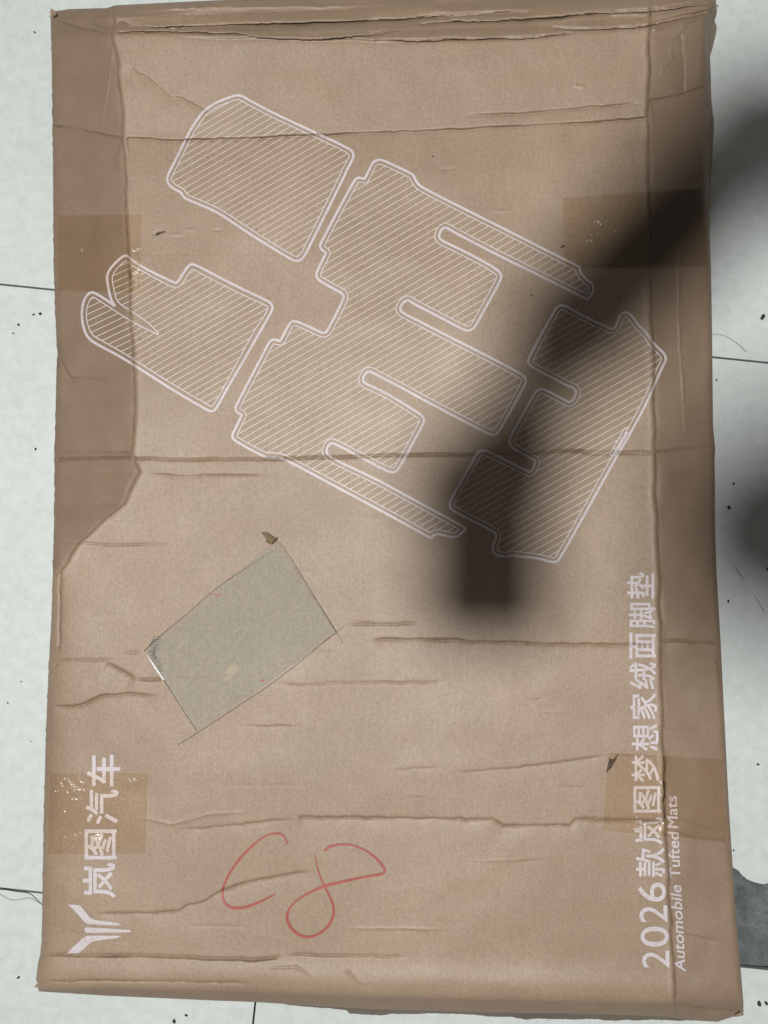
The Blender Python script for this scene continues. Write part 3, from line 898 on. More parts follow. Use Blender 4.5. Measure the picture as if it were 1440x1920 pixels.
for outer, inner, g_, anchor, sp in (
        (MAT_A, None, gslope(.58), (480, 349.7), 12.45),
        (MAT_B, MAT_B_IN, gslope(.572, 244, .47), (330, 552.2), 12.4),
        (MAT_C, None, gslope(.578), (580, 657.8), 13.2),
        (MAT_D, None, gslope(.562, 1224, .68, True), (1090, 664.2), 13.25)):
    oc = chaikin(outer, 2)
    items = [ribbon(oc, 4.6, True)]
    if inner is None: ic = inset(oc, 8.0)
    else: ic = chaikin(inner, 1)
    items.append(ribbon(ic, 2.1, True))
    if outer is MAT_D:
        items.append(ribbon([(1176, 804), (1171, 803), (1143.6, 851.5), (1149, 857)], 2.4))
        items.append(ribbon([(1176, 809), (1151, 855)], 5))
    mp_ = strokes('printed_mat', items, M_INK, box)
    strokes('hatching', hatch(ic, g_, anchor, sp, 1.45), M_INK_FINE, mp_)

# lettering -----------------------------------------------------------------
def glyph(text, bold):
    cu = bpy.data.curves.new('glyph', 'FONT')
    cu.body = text; cu.size = 1.0; cu.resolution_u = 5
    cu.fill_mode = 'FRONT'
    o = bpy.data.objects.new('glyph', cu); col.objects.link(o)
    dg = bpy.context.evaluated_depsgraph_get()
    me = bpy.data.meshes.new_from_object(o.evaluated_get(dg))
    bpy.data.objects.remove(o); bpy.data.curves.remove(cu)
    # heavier strokes: the same glyph laid again a hair to each side and above
    bm = bmesh.new()
    for k, (du, dv) in enumerate(((0, 0), (bold, 0), (-bold, 0), (0, bold), (0, -bold), (bold * .7, bold * .7), (-bold * .7, bold * .7),
                                  (bold * .7, -bold * .7), (-bold * .7, -bold * .7))):
        n0 = len(bm.verts)
        bm.from_mesh(me)
        bm.verts.ensure_lookup_table()
        for v in bm.verts[n0:]: v.co.x += du; v.co.y += dv; v.co.z = k
    bm.to_mesh(me); bm.free()
    return me

def lay_flat(name, me, tf, mat, parent, grid=5.0, lift=.0005):
    """bend a flat mesh (glyph space) onto the box; tf maps glyph (u, v) to photo pixels"""
    bm = bmesh.new(); bm.from_mesh(me); bpy.data.meshes.remove(me)
    for v in bm.verts:
        x, y = tf(v.co.x, v.co.y); v.co = (x, y, v.co.z)
    bm.normal_update()
    xs = [v.co.x for v in bm.verts]; ys = [v.co.y for v in bm.verts]
    for ax, lo, hi in ((0, min(xs), max(xs)), (1, min(ys), max(ys))):
        c = math.ceil(lo / grid) * grid
        while c < hi:
            no = (1, 0, 0) if ax == 0 else (0, 1, 0)
            co = (c, 0, 0) if ax == 0 else (0, c, 0)
            bmesh.ops.bisect_plane(bm, geom=bm.verts[:] + bm.edges[:] + bm.faces[:], plane_co=co, plane_no=no, dist=1e-4)
            c += grid
    bm.normal_update()
    bmesh.ops.triangulate(bm, faces=bm.faces)
    P_ = np.array([v.co[:] for v in bm.verts])
    W = on_box(P_[:, 0], P_[:, 1], lift + P_[:, 2] * 2.5e-5)
    for v, w in zip(bm.verts, W): v.co = w
    bmesh.ops.recalc_face_normals(bm, faces=bm.faces)
    out_ = bpy.data.meshes.new(name); bm.to_mesh(out_); bm.free()
    # face up
    if len(out_.polygons) and sum(p.normal.z for p in out_.polygons) < 0: out_.flip_normals()
    out_.materials.append(mat)
    return add_wear_shade(link(bpy.data.objects.new(name, out_), parent))

def char(ch, x0, x1, y0, y1, bold=.018):
    me = glyph(ch, bold)
    co = np.array([v.co[:2] for v in me.vertices])
    (a0_, b0_), (a1_, b1_) = co.min(0), co.max(0)
    tf = lambda u, v: (x1 - (v - b0_) / (b1_ - b0_) * (x1 - x0), y1 - (u - a0_) / (a1_ - a0_) * (y1 - y0))
    o = lay_flat('printed_character', me, tf, M_INK, box)
    return o

for ch, x0, x1, y0, y1 in (
        ('2', 1203.7, 1255, 1782, 1814.8), ('0', 1200.6, 1254.5, 1736.6, 1775), ('2', 1198.6, 1251.4, 1697, 1729.5), ('6', 1196, 1249, 1654, 1691),
        ('款', 1192.5, 1247, 1589, 1645), ('岚', 1189.5, 1243, 1532.4, 1583), ('图', 1187.4, 1240, 1473.5, 1523.7), ('梦', 1184, 1236, 1414.5, 1466.4),
        ('想', 1184, 1235, 1357.6, 1408.4), ('家', 1181, 1232, 1299.7, 1349.5), ('绒', 1180, 1230, 1241.8, 1292.6), ('面', 1180, 1230, 1186, 1235),
        ('脚', 1178.7, 1229, 1130, 1178.8), ('垫', 1176, 1226.6, 1073, 1122.6)):
    char(ch, x0, x1, y0, y1, .004 if ch in '026' else .016)
for ch, x0, x1, y0, y1 in (('车', 162.7, 225.8, 1414.6, 1474.6), ('汽', 160.6, 223, 1480, 1545.8), ('图', 158.5, 219.6, 1554.6, 1611.5), ('岚', 155.4, 217.5, 1617.7, 1683.8)):
    char(ch, x0, x1, y0, y1, .019)
# the English line, one part for each word
def word(tx, ya, yb, xa_base, xb_base, cap, shear):
    me = glyph(tx, .016)
    co = np.array([v.co[:2] for v in me.vertices])
    q_ = co[:, 0] + shear * co[:, 1]
    a0_, a1_ = q_.min(), q_.max()
    def tf(u, v):
        f = (u - a0_ + shear * v) / (a1_ - a0_)
        return (xa_base + (xb_base - xa_base) * f - v / .73 * cap, ya + (yb - ya) * f)
    return lay_flat('printed_word', me, tf, M_INK, box)
word('Automobile', 1822, 1659, 1285, 1276.5, 21, .16)
word('Tufted', 1646, 1559, 1275.5, 1272, 21, .06)
word('Mats', 1553, 1492, 1271, 1268.5, 21, .05)

def poly_part(name, polys, mat, parent, lift=.0005, grid=5.0):
    bm = bmesh.new()
    for pl in polys:
        bm.faces.new([bm.verts.new((x, y, 0)) for x, y in pl])
    bm.normal_update()
    bmesh.ops.triangulate(bm, faces=bm.faces)
    me = bpy.data.meshes.new('p'); bm.to_mesh(me); bm.free()
    return lay_flat(name, me, lambda u, v: (u, v), mat, parent, grid, lift)
def Z(pts): return [(120 + x / 4.8, 1400 + y / 4.8) for x, y in pts]
lg = poly_part('printed_logo', [
    Z([(38, 1422), (100, 1421), (145, 1426), (200, 1495), (240, 1543), (285, 1560), (480, 1583), (518, 1612), (300, 1602), (215, 1597), (185, 1578), (110, 1492)]),
    Z([(180, 1642), (200, 1625), (400, 1636), (590, 1649), (605, 1661), (590, 1671), (400, 1674), (200, 1676)]),
    Z([(28, 1860), (130, 1860), (190, 1808), (245, 1760), (285, 1747), (480, 1722), (520, 1701), (300, 1699), (210, 1700), (172, 1720), (100, 1785)])], M_INK, box)
lg['label'] = 'printed white forked emblem of three tapering strokes'

# ------------------------------------------------------------------ cut window and pen marks
lin = poly_part('exposed_liner', [[(274, 1221), (400, 1114), (518, 1015), (629, 1185), (500, 1282), (371, 1369)]], M_LINER, box, .0004, 6.0)
lin['label'] = 'greyer inner ply showing in the knife-cut window'
def part_ribbon(name, pts, w, mat, lift=.0008, widths=None, parent=box, smooth=True):
    p = chaikin(pts, 2, False) if smooth and len(pts) > 2 else np.array(pts, float)
    return strokes(name, [ribbon(p, w, False, 2.0, lift, widths)], mat, parent)
part_ribbon('cut_line', [(270, 1221), (300, 1192), (350, 1152), (392, 1114), (430, 1085), (470, 1060), (512, 1032)], 1.5, M_PEN, widths=[1.8, 1.5, 1.3, 1.5, .9])
part_ribbon('cut_line', [(524, 1016), (545, 1046), (580, 1104), (620, 1168), (643, 1206)], 1.6, M_PEN, widths=[1.2, 1.8, 1.7, 1.7, 1.0])
part_ribbon('cut_line', [(645, 1173), (632, 1184), (590, 1218), (515, 1279), (440, 1328), (371, 1374), (333, 1397)], 1.5, M_PEN, widths=[1.2, 1.6, 1.6, 1.5, 1.8])
part_ribbon('cut_line', [(307, 1275), (330, 1312), (369, 1371)], 1.5, M_PEN, widths=[1.6, 1.2, 1.5])
part_ribbon('paper_edge', [(275, 1227), (290, 1250), (307, 1275)], 3, M_WHITE, .0011, widths=[1.0, 3.4, 2.6])
hi = []
for k in range(9):
    y = 1193 + k * 2.9
    hi.append(ribbon([(279 + 2.2 * abs(k - 3), y + 8), (289 + random.uniform(-2, 3), y + 2), (301 + random.uniform(-3, 3), y)], 1.1, False, 2, .0008))
for k in range(11):
    y = 1222 + k * 3.6
    x = 276 + k * 2.2
    hi.append(ribbon([(x, y), (x + 8, y + random.uniform(-1, 1)), (min(303, x + 14 + random.uniform(-4, 6)), y + random.uniform(-2, 1))], 1.1, False, 2, .0008))
hi.append(ribbon([(281, 1218), (290, 1224), (284, 1230), (292, 1236), (288, 1214)], 1.3, False, 2, .0008))
sb = strokes('pen_scribble', hi, M_PEN, box)
sb['label'] = 'small hatched pen scribble in the corner of the cut window'
part_ribbon('red_dash', [(391, 1113), (401, 1115), (413, 1116)], 2.4, M_RED, widths=[1.5, 2.2, 3.0])
part_ribbon('red_dot', [(490, 1278), (494, 1274)], 4, M_RED, widths=[2.5, 4.5, 2.5])
st = poly_part('glue_stain', [[(420, 1262), (428, 1250), (438, 1245), (448, 1249), (449, 1257), (440, 1262), (436, 1270), (425, 1277), (419, 1272), (428, 1265)]], M_STAIN, box, .0007)
# peeled scrap by the window's top corner: a folded tongue of paper that stands up a little
sc = [(489, 997), (500, 998), (516, 1010), (521, 1006), (519, 1012), (508, 1021), (498, 1016), (500, 1012)]
vv = [unproject(x, y, height(x, y) + .001 + .004 * (i % 3)) for i, (x, y) in enumerate(sc)]
vv += [unproject(x, y, height(x, y) + .0004 + .004 * (i % 3)) for i, (x, y) in enumerate(sc)]
n = len(sc)
ff = [tuple(range(n - 1, -1, -1)), tuple(range(n, 2 * n))] + [(i, (i + 1) % n, (i + 1) % n + n, i + n) for i in range(n)]
o = mesh_obj('peeled_scrap', vv, ff, simple('brown_scrap', (0.19, 0.135, 0.07), .7), box)
# torn nick by the right tape
sc = [(1136, 1450), (1141, 1430), (1143, 1422), (1150, 1424), (1160, 1412), (1155, 1425), (1146, 1440)]
poly_part('torn_nick', [sc], M_SMUDGE, box, .0008, 4)
poly_part('smudge', [[(292, 438), (298, 435), (309, 433), (310, 435), (301, 438), (293, 442)]], M_SMUDGE, box, .0006, 4)
for x, y, r in ((811, 293, 1.4), (1056, 461, 2.2), (1053, 464, 1.6), (997, 553, 1.5), (262, 636, 1.3), (140, 1500, 1.0)):
    poly_part('ink_fleck', [[(x + r * 1.6 * math.cos(a), y + r * math.sin(a)) for a in (0, 1, 2, 3, 4, 5)]], M_SMUDGE, box, .0007, 4)

# handwritten red marker
part_ribbon('marker_stroke', [(538, 1584), (536, 1574), (530, 1565), (518, 1562), (500, 1566), (484, 1576), (460, 1598), (440, 1622), (424, 1648), (416, 1672),
             (418, 1690), (430, 1702), (452, 1704), (480, 1695), (516, 1677)], 3.4, M_RED, widths=[3, 3.8, 3.4, 4.4, 5.0, 4.0, 4.6, 3.8, 5.2, 5.0, 4.4, 2.4])
part_ribbon('marker_stroke', [(609, 1596), (616, 1588), (632, 1584), (652, 1583), (672, 1588), (694, 1600), (710, 1614), (722, 1630), (721, 1637), (712, 1640),
             (680, 1645), (644, 1653), (606, 1662), (580, 1674), (556, 1688), (540, 1706), (537, 1724), (546, 1742), (562, 1755), (580, 1758),
             (602, 1750), (620, 1732), (627, 1710), (622, 1688), (608, 1662), (596, 1634), (590, 1602)], 3.6, M_RED,
            widths=[5.4, 4.0, 3.2, 4.4, 5.0, 4.0, 4.8, 6.0, 4.0, 2.8, 5.6, 5.2, 4.0, 5.2, 4.6, 3.6, 2.6, 1.4])

# ------------------------------------------------------------------ packing tape
def tape(corners, seed, wr, label, crinkles=()):
    """corners: four pixel corners; the strip follows the board, with wrinkles"""
    (ax, ay), (bx__, by__), (cx, cy), (dx, dy) = corners
    nu, nv = int(math.hypot(bx__ - ax, by__ - ay) / 1.6), int(math.hypot(dx - ax, dy - ay) / 1.6)
    u, v = np.meshgrid(np.linspace(0, 1, nu), np.linspace(0, 1, nv))
    X = (ax * (1 - u) + bx__ * u) * (1 - v) + (dx * (1 - u) + cx * u) * v
    Y = (ay * (1 - u) + by__ * u) * (1 - v) + (dy * (1 - u) + cy * u) * v
    jag = 1.0 * vnoise(Y / 5, Y * 0, seed)
    X = X + np.where((u == 0) | (u == 1), jag, 0)
    h0 = height(X, Y); zb = h0.copy()
    for _ in range(2):                       # the film bridges small hollows
        for ax in (0, 1):
            acc = np.zeros_like(zb); pad = np.pad(zb, [(5, 5) if k == ax else (0, 0) for k in (0, 1)], mode='edge')
            for k in range(11):
                acc += np.take(pad, range(k, k + zb.shape[ax]), axis=ax)
            zb = acc / 11
    z = np.maximum(zb, h0) + .0008
    for (x0, y0, rx, ry, amp, sx, sy) in wr:
        e = np.exp(-(((X - x0) / rx) ** 2 + ((Y - y0) / ry) ** 2) ** 1.5)
        z = z + e * amp * 1.7 * (1 + vnoise(X / sx, Y / sy, seed + 5)) * .5
    for (x0, y0, rx, ry, ux_, uy_, lam, amp) in crinkles:     # rows of fine ridges
        e = np.exp(-(((X - x0) / rx) ** 2 + ((Y - y0) / ry) ** 2) ** 1.5)
        ph = (ux_ * X + uy_ * Y) / math.hypot(ux_, uy_) / lam * 6.283 + 5.5 * vnoise(X / 11, Y / 9, seed + 8)
        gate = np.clip(.5 + 1.3 * vnoise(X / 7, Y / 8, seed + 9), 0, 1)
        z = z + e * gate * amp * np.sin(ph)
    z = z + .00012 * vnoise(X / 9, Y / 14, seed + 2) + .0003 * np.maximum(0, vnoise(X / 60, Y / 16, seed + 3))
    V_ = unproject(X, Y, z).reshape(-1, 3)
    ii = np.arange(nu * nv).reshape(nv, nu)
    Q_ = np.stack([ii[:-1, :-1], ii[1:, :-1], ii[1:, 1:], ii[:-1, 1:]], -1).reshape(-1, 4)
    o = fast_mesh('packing_tape', V_, Q_, M_TAPE, box)
    o['label'] = label
tape([(108, 404), (266, 402), (262, 548), (110, 545)], 101, [(152, 465, 6, 12, .0016, 3, 7), (256, 465, 14, 5, .0012, 5, 3), (262, 505, 20, 26, .0010, 5, 4), (246, 515, 4, 8, .0012, 3, 4)],
     'strip of clear tape on the upper left edge', [(262, 505, 22, 24, 1, 1, 8, .00032), (252, 465, 16, 6, 1, 2, 8, .0004), (152, 465, 8, 14, 1, 1, 8, .0005)])
tape([(1054, 371), (1318, 352), (1328, 498), (1060, 504)], 102, [(1132, 414, 12, 8, .0022, 8, 4), (1120, 445, 22, 16, .0018, 7, 5), (1118, 390, 5, 30, .0012, 4, 30), (1150, 430, 14, 6, .0012, 10, 4)],
     'strip of clear tape on the upper right edge', [(1132, 414, 16, 12, -1, 1, 12, .0009), (1122, 445, 26, 20, -1, 1, 10, .0004)])
tape([(93, 1450), (277, 1450), (272, 1601), (90, 1601)], 103, [(118, 1484, 34, 34, .0014, 7, 6), (150, 1572, 55, 9, .0016, 16, 5), (255, 1460, 30, 10, .0003, 12, 5), (100, 1525, 30, 8, .0012, 8, 4)],
     'strip of clear tape on the lower left edge, wrinkled and shiny', [(120, 1484, 36, 32, 1, -1, 11, .0008), (158, 1570, 26, 9, 1, -1, 8, .0005), (104, 1524, 26, 8, 1, -1, 8, .0005), (250, 1462, 26, 8, 1, -1, 8, .0004)])
tape([(1141, 1412), (1353, 1424), (1361, 1578), (1131, 1558)], 104, [(1320, 1546, 60, 8, .0016, 18, 4), (1362, 1560, 8, 12, .0018, 4, 4), (1200, 1545, 14, 14, .0014, 6, 5), (1243, 1485, 5, 22, .0012, 4, 6)],
     'strip of clear tape on the lower right edge', [(1352, 1560, 12, 16, -1, -1, 8, .0006), (1200, 1540, 14, 14, -1, -1, 8, .0005), (1300, 1546, 40, 5, -1, -2, 8, .0004), (1243, 1490, 6, 26, -1, -1, 8, .0004)])

# ------------------------------------------------------------------ grit and hairs on the floor
def crumb(px_, py_, size, label, seed):
    r = random.Random(seed)
    bm = bmesh.new()
    bmesh.ops.create_icosphere(bm, subdivisions=2, radius=1)
    sx, sy = size * r.uniform(.8, 1.5), size * r.uniform(.45, .9)
    for v in bm.verts:
        k = 1 + .35 * float(vnoise(v.co.x * 2 + seed, v.co.y * 2 + v.co.z * 1.3, 3))
        v.co = Vector((v.co.x * sx * k, v.co.y * sy * k, v.co.z * size * .42 * k))
    mz = min(v.co.z for v in bm.verts)
    for v in bm.verts: v.co.z -= mz
    me = bpy.data.meshes.new('floor_crumb'); bm.to_mesh(me); bm.free()
    me.materials.append(M_CRUMB)
    o = link(bpy.data.objects.new('floor_crumb', me))
    p = unproject(px_, py_, 0.0)
    o.location = (p[0], p[1], .0002); o.rotation_euler = (0, 0, r.uniform(0, 3.1))
    return tag(o, label, 'crumb', 'dark crumbs on the floor')
for k, (x, y, sz, lb) in enumerate((
        (1429, 595, 6.0, 'largest flat dark crumb on the floor right of the box, near the long hair'),
        (76, 589, 4.0, 'bigger round dark crumb of a cluster left of the box'),
        (63, 590, 2.2, 'tiny dark crumb beside a bigger one in the cluster left of the box'),
        (35, 609, 3.2, 'dark crumb below left of the cluster, left of the box'),
        (25, 625, 2.6, 'lowest dark crumb of the cluster left of the box'),
        (65, 61, 2.4, 'dark crumb near the frayed top left corner of the box'),
        (67, 842, 2.6, 'dark crumb left of the box beside the middle fold'),
        (15, 1318, 2.6, 'dark crumb alone on the tile left of the box, lower half'),
        (40, 1278, 1.8, 'tiny dark crumb above another on the tile left of the box'),
        (35, 1832, 3.4, 'dark crumb left of the frayed bottom left corner of the box'),
        (327, 1914, 4.2, 'dark crumb below the bottom edge, lower of two'),
        (349, 1903, 3.2, 'ragged dark crumb below the bottom edge, upper of two'),
        (1375, 907, 3.0, 'dark crumb right of the box, upper of two in the shade'),
        (1366, 952, 4.4, 'wedge-shaped dark crumb right of the box, lower of two in the shade'),
        (1343, 713, 2.4, 'small dark crumb just below the seam, right of the box'),
        (1438, 1067, 3.2, 'dark crumb at the right rim of the picture'),
        (1365, 1127, 3.0, 'curled dark crumb right of the box beside the last character'),
        (1421, 1433, 2.6, 'dark crumb on the bright tile right of the box'),
        (1375, 1594, 2.2, 'dark crumb just above the broken tile edge'),
        (1423, 1881, 4.6, 'left of two dark crumbs below the bare cement'),
        (1436, 1880, 3.6, 'right of two dark crumbs below the bare cement'),
        (1396, 1646, 1.6, 'tiny crumb on the broken tile edge'))):
    crumb(x, y, sz * S * .92, lb, k)

# fine grit, uncountable
vv, ff = [], []
for k in range(130):
    side = random.random()
    if side < .42: x, y = random.uniform(-60, 92), random.uniform(-30, 1960)
    elif side < .84: x, y = random.uniform(1350, 1520), random.uniform(-30, 1960)
    else: x, y = random.uniform(0, 1460), random.uniform(1895, 1975)
    p = unproject(x, y, .0002)
    r = random.uniform(.2, .75) * random.uniform(.5, 1.0) * S * 1.6
    if random.random() < .1: r *= 1.7
    b_ = len(vv); a = random.uniform(0, 6)
    for q in range(5):
        rr = r * random.uniform(.6, 1.3)
        vv.append((p[0] + rr * math.cos(a + q * 1.257), p[1] + rr * .7 * math.sin(a + q * 1.257), p[2]))
    vv.append((p[0], p[1], p[2] + r * .7))
    ff += [(b_ + q, b_ + (q + 1) % 5, b_ + 5) for q in range(5)]
grit = mesh_obj('grit', vv, ff, M_CRUMB)
tag(grit, 'fine dark grit scattered over the white tiles', 'grit', kind='stuff')

def hair(pts, w, label):
    p = resample(chaikin(pts, 3, False), 2.0, False)
    W = unproject(p[:, 0], p[:, 1], .0006 + .0006 * (1 + vnoise(np.arange(len(p)) / 9.0, np.zeros(len(p)), 5)))
    cu = bpy.data.curves.new('hair', 'CURVE'); cu.dimensions = '3D'; cu.bevel_depth = w * S; cu.bevel_resolution = 1
    sp_ = cu.splines.new('POLY'); sp_.points.add(len(W) - 1)
    for q, c in zip(sp_.points, W): q.co = (*c, 1)
    o = bpy.data.objects.new('hair', cu); col.objects.link(o)
    dg = bpy.context.evaluated_depsgraph_get()
    me = bpy.data.meshes.new_from_object(o.evaluated_get(dg))
    bpy.data.objects.remove(o); bpy.data.curves.remove(cu)
    me.materials.clear(); me.materials.append(M_HAIR)
    h = link(bpy.data.objects.new('hair', me))
    return tag(h, label, 'hair', 'hairs on the floor')
hair([(1336, 627), (1350, 626), (1368, 634), (1388, 648), (1400, 660)], .32, 'fine curved hair on the tile right of the box above the seam')
hair([(-20, 1668), (10, 1668), (30, 1672), (55, 1674), (66, 1684), (82, 1700)], .45, 'dark hair lying along the seam left of the printed emblem')
hair([(-6, 1672), (8, 1682), (24, 1689), (44, 1685), (58, 1683), (74, 1694)], .26, 'thin looping hair below the seam left of the printed emblem')
hair([(1377, 1062), (1384, 1072), (1394, 1086)], .5, 'short straight dark fibre on the shaded tile right of the box')
hair([(1414, 1116), (1424, 1132), (1434, 1148)], .35, 'short thin fibre near the right rim of the picture')

# ------------------------------------------------------------------ the photographer, leaning in from the right
M_SKIN = simple('skin', (0.45, 0.27, 0.18), .5, nscale=60)
M_JACKET = simple('dark_jacket', (0.035, 0.04, 0.05), .85, .3, nscale=400, bumpd=.0008)
M_TROUSER = simple('dark_trousers', (0.03, 0.032, 0.04), .9, .3, nscale=400, bumpd=.0008)
M_SHOE = simple('black_shoes', (0.02, 0.02, 0.02), .5, nscale=100)
M_HEADHAIR = simple('black_hair', (0.012, 0.011, 0.01), .5, nscale=500, var=.4, bumpd=.001)
BON = []     # (p0, r0, p1, r1, material index)
def bone(p0, r0, p1, r1, m): BON.append((Vector(p0), r0, Vector(p1), r1, m))
SK, JK, TR, SH = 0, 1, 2, 3
hip, waist, chest, neck = (.67, .04, .93), (.60, .04, 1.06), (.46, .05, 1.23), (.345, .04, 1.375)
headc = Vector((.178, -.005, 1.575))
bone((.67, .12, .92), .105, (.67, -.04, .92), .105, TR)
bone(hip, .125, waist, .125, JK); bone(waist, .125, chest, .14, JK)
bone((.46, .13, 1.24), .10, (.46, -.03, 1.24), .10, JK); bone(chest, .13, (.37, .04, 1.35), .085, JK)
bone((.37, .04, 1.36), .06, (.40, .19, 1.42), .056, JK); bone((.37, .04, 1.36), .06, (.37, -.12, 1.36), .058, JK)
bone(neck, .055, (.262, .01, 1.52), .052, SK)
# right arm, holding the phone
bone((.40, .20, 1.45), .052, (.215, .345, 1.26), .056, JK)
bone((.215, .345, 1.26), .060, (.070, .170, 1.095), .056, JK)
bone((.066, .18, 1.097), .033, (.044, .125, 1.072), .030, SK); bone((.044, .125, 1.072), .030, (.040, .09, 1.066), .027, SK); bone((.030, .125, 1.070), .024, (.020, .09, 1.064), .020, SK)
for q in ((.062, .055), (.046, .068), (.030, .078)):
    bone((.058, .085, 1.064), .019, (q[0], q[1], 1.056), .014, SK)
bone((.044, .115, 1.072), .028, (-.004, .085, 1.062), .022, SK); bone((-.004, .085, 1.062), .022, (-.030, .070, 1.056), .015, SK)
bone((-.030, .070, 1.056), .013, (-.050, .048, 1.048), .011, SK); bone((-.050, .048, 1.048), .011, (-.054, .022, 1.036), .010, SK)
# fingers curl round the phone's right edge, thumb along the upper end
for (bx0, by0), (mx, my), (tx, ty), r in (((.066, .058), (.062, .032), (.046, .022), .0088), ((.066, .064), (.062, .046), (.044, .038), .0092),
                                          ((.064, .070), (.060, .060), (.042, .054), .0090), ((.058, .076), (.056, .073), (.040, .066), .0080)):
    bone((bx0, by0, 1.056), r + .001, (mx, my, 1.046), r, SK)
    bone((mx, my, 1.046), r, (mx - .004, my, 1.031), r * .95, SK)
    bone((mx - .004, my, 1.031), r * .95, (tx, ty, 1.0225), r * .85, SK)
bone((.040, .085, 1.060), .012, (.010, .080, 1.054), .0105, SK); bone((.010, .080, 1.054), .0105, (-.012, .062, 1.049), .009, SK)
# left arm, hand resting on the thigh
bone((.37, -.12, 1.36), .058, (.47, -.25, 1.12), .046, JK); bone((.47, -.25, 1.12), .046, (.53, -.155, .88), .036, JK)
bone((.53, -.155, .88), .027, (.535, -.135, .82), .030, SK)
for k in range(4):
    bone((.525 + .008 * k, -.15 + .018 * k, .80), .0095, (.545 + .006 * k, -.15 + .020 * k, .745), .008, SK)
bone((.55, -.115, .83), .011, (.575, -.095, .79), .009, SK)
# legs
for sy in (.14, -.06):
    bone((.67, sy * .9, .90), .095, (.60, sy * 1.1, .50), .062, TR)
    bone((.60, sy * 1.1, .50), .062, (.70, sy * 1.2, .12), .045, TR)
    bone((.71, sy * 1.2, .05), .045, (.585, sy * 1.25, .035), .034, SH)
    bone((.71, sy * 1.2, .05), .045, (.74, sy * 1.2, .045), .042, SH)
bm = bmesh.new()
def ball(c, r):
    bmesh.ops.create_icosphere(bm, subdivisions=3, radius=r, matrix=Matrix.Translation(c))
for p0, r0, p1, r1, m in BON:
    ball(p0, r0); ball(p1, r1)
    d = p1 - p0
    if d.length > 1e-4:
        mt = Matrix.Translation((p0 + p1) / 2) @ d.to_track_quat('Z', 'Y').to_matrix().to_4x4()
        bmesh.ops.create_cone(bm, cap_ends=True, segments=20, radius1=r0, radius2=r1, depth=d.length, matrix=mt)
# head: face looks down at the phone
fdir = Vector((-.52, 0, -.85)).normalized(); udir = Vector((-.85, 0, .52)).normalized(); sdir = fdir.cross(udir)
HM = Matrix((sdir, fdir, udir)).transposed().to_4x4(); HM.translation = headc
def hball(x, y, z, sx, sy, sz):
    bmesh.ops.create_icosphere(bm, subdivisions=3, radius=1, matrix=HM @ Matrix.Translation((x, y, z)) @ Matrix.Diagonal((sx, sy, sz, 1)))
hball(0, 0, .015, .075, .092, .095)
hball(0, .022, -.045, .058, .066, .070)
hball(0, .055, -.092, .026, .026, .022)
hball(0, .092, -.028, .012, .020, .020); hball(0, .083, -.008, .009, .016, .026)
hball(0, .078, -.062, .026, .012, .007); hball(0, .077, -.072, .022, .012, .007)
for sg in (-1, 1):
    hball(.078 * sg, -.005, -.02, .010, .022, .032)
    hball(.032 * sg, .078, .012, .022, .012, .007)
    hball(.040 * sg, .055, -.035, .026, .028, .024)
me = bpy.data.meshes.new('body'); bm.to_mesh(me); bm.free()
tmp = bpy.data.objects.new('body', me); col.objects.link(tmp)
md = tmp.modifiers.new('r', 'REMESH'); md.mode = 'VOXEL'; md.voxel_size = .0055; md.use_smooth_shade = True
sm = tmp.modifiers.new('s', 'SMOOTH'); sm.iterations = 3; sm.factor = .5
dg = bpy.context.evaluated_depsgraph_get()
bme = bpy.data.meshes.new_from_object(tmp.evaluated_get(dg))
bpy.data.objects.remove(tmp); bpy.data.meshes.remove(me)
for m in (M_SKIN, M_JACKET, M_TROUSER, M_SHOE): bme.materials.append(m)
co = np.empty(len(bme.polygons) * 3); bme.polygons.foreach_get('center', co); co = co.reshape(-1, 3)
best = np.full(len(co), 1e9); mi = np.zeros(len(co), np.int32)
for p0, r0, p1, r1, m in BON:
    a, b_ = np.array(p0), np.array(p1); d = b_ - a; L2 = max(d @ d, 1e-9)
    t_ = np.clip(((co - a) @ d) / L2, 0, 1)
    dist = np.linalg.norm(co - (a + t_[:, None] * d), axis=1) - (r0 + (r1 - r0) * t_)
    k = dist < best
    best[k] = dist[k]; mi[k] = m
mi[np.linalg.norm(co - np.array(headc), axis=1) < .135] = SK
bme.polygons.foreach_set('material_index', mi)
person = empty('person', (.66, .04, 0))
tag(person, 'person in a dark jacket leaning in beside the box, arm casting the shadow across it', 'person')
body = link(bpy.data.objects.new('body', bme), person)
body.location = (-.66, -.04, 0)
bm = bmesh.new()
bmesh.ops.create_icosphere(bm, subdivisions=4, radius=1)
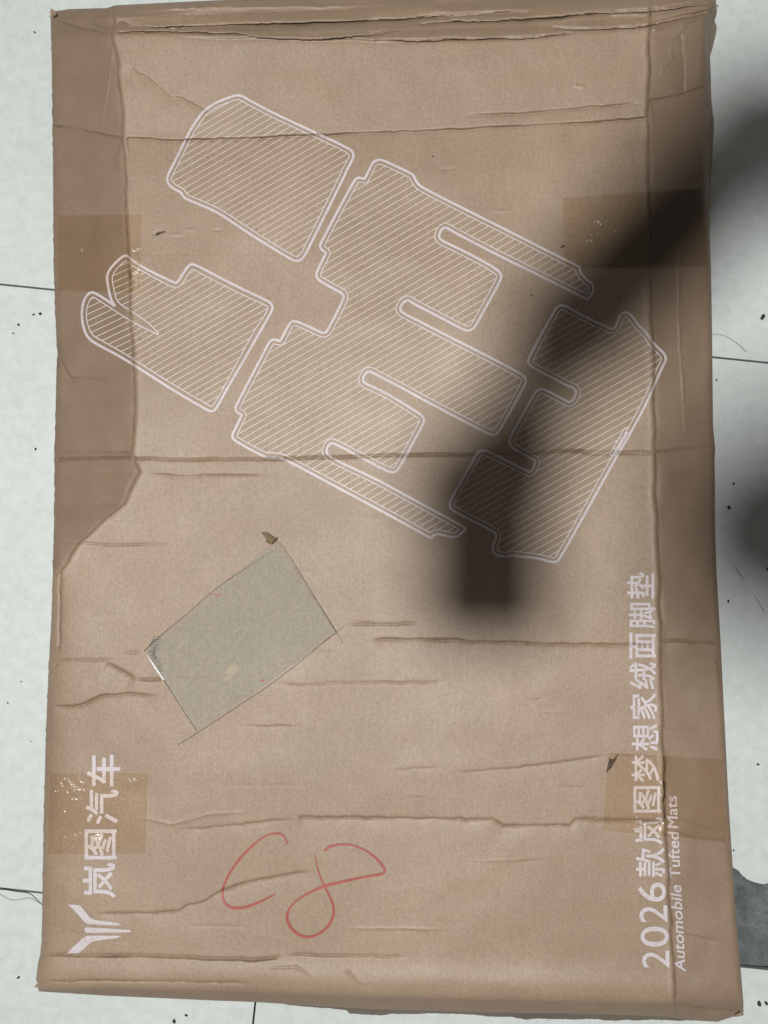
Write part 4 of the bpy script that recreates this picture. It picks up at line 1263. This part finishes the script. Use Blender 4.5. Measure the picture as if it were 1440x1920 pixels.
for v in bm.verts:
    k = 1 + .05 * float(vnoise(v.co.x * 5 + v.co.z * 3, v.co.y * 5, 91))
    v.co = Vector((v.co.x * .084 * k, v.co.y * .101 * k, v.co.z * .106 * k))
bmesh.ops.delete(bm, geom=[v for v in bm.verts if v.co.z < -.02 + .55 * v.co.y + .0], context='VERTS')
bm.transform(HM @ Matrix.Translation((0, -.004, .018)))
hm = bpy.data.meshes.new('hair'); bm.to_mesh(hm); bm.free(); hm.materials.append(M_HEADHAIR)
for p in hm.polygons: p.use_smooth = True
ho = link(bpy.data.objects.new('head_hair', hm), person); ho.location = (-.66, -.04, 0)
md = ho.modifiers.new('t', 'SOLIDIFY'); md.thickness = .012; md.offset = 0

# the phone in the hand, its lens at the camera
bm = bmesh.new()
bmesh.ops.create_cube(bm, size=1)
for v in bm.verts: v.co = Vector((v.co.x * .112 + .006, v.co.y * .170 - .012, v.co.z * .0085))
ve = [e for e in bm.edges if abs(e.verts[0].co.z - e.verts[1].co.z) > .005]
bmesh.ops.bevel(bm, geom=ve, offset=.011, segments=5, affect='EDGES')
bmesh.ops.bevel(bm, geom=[e for e in bm.edges if abs(e.verts[0].co.z - e.verts[1].co.z) < 1e-5 and len(e.link_faces) == 2 and e.calc_face_angle(0) > 1], offset=.0015, segments=2, affect='EDGES')
me = bpy.data.meshes.new('phone_case'); bm.to_mesh(me); bm.free()
me.materials.append(simple('phone_body', (0.03, 0.03, 0.033), .35))
phone = empty('mobile_phone', (0, 0, ZC + .0075))
tag(phone, 'dark mobile phone held flat above the box in the hand of the person', 'phone')
link(bpy.data.objects.new('phone_case', me), phone)
sv = [(-.034, -.0865, .0044), (.034, -.0865, .0044), (.034, .0625, .0044), (-.034, .0625, .0044)]
mesh_obj('screen', sv, [(0, 1, 2, 3)], simple('dark_screen', (0.01, 0.01, 0.012), .1), phone)
bm = bmesh.new()
bmesh.ops.create_cone(bm, cap_ends=True, segments=24, radius1=.0065, radius2=.0065, depth=.001, matrix=Matrix.Translation((0, 0, -.0047)))
me = bpy.data.meshes.new('lens'); bm.to_mesh(me); bm.free(); me.materials.append(bpy.data.materials['dark_screen'])
link(bpy.data.objects.new('lens', me), phone)
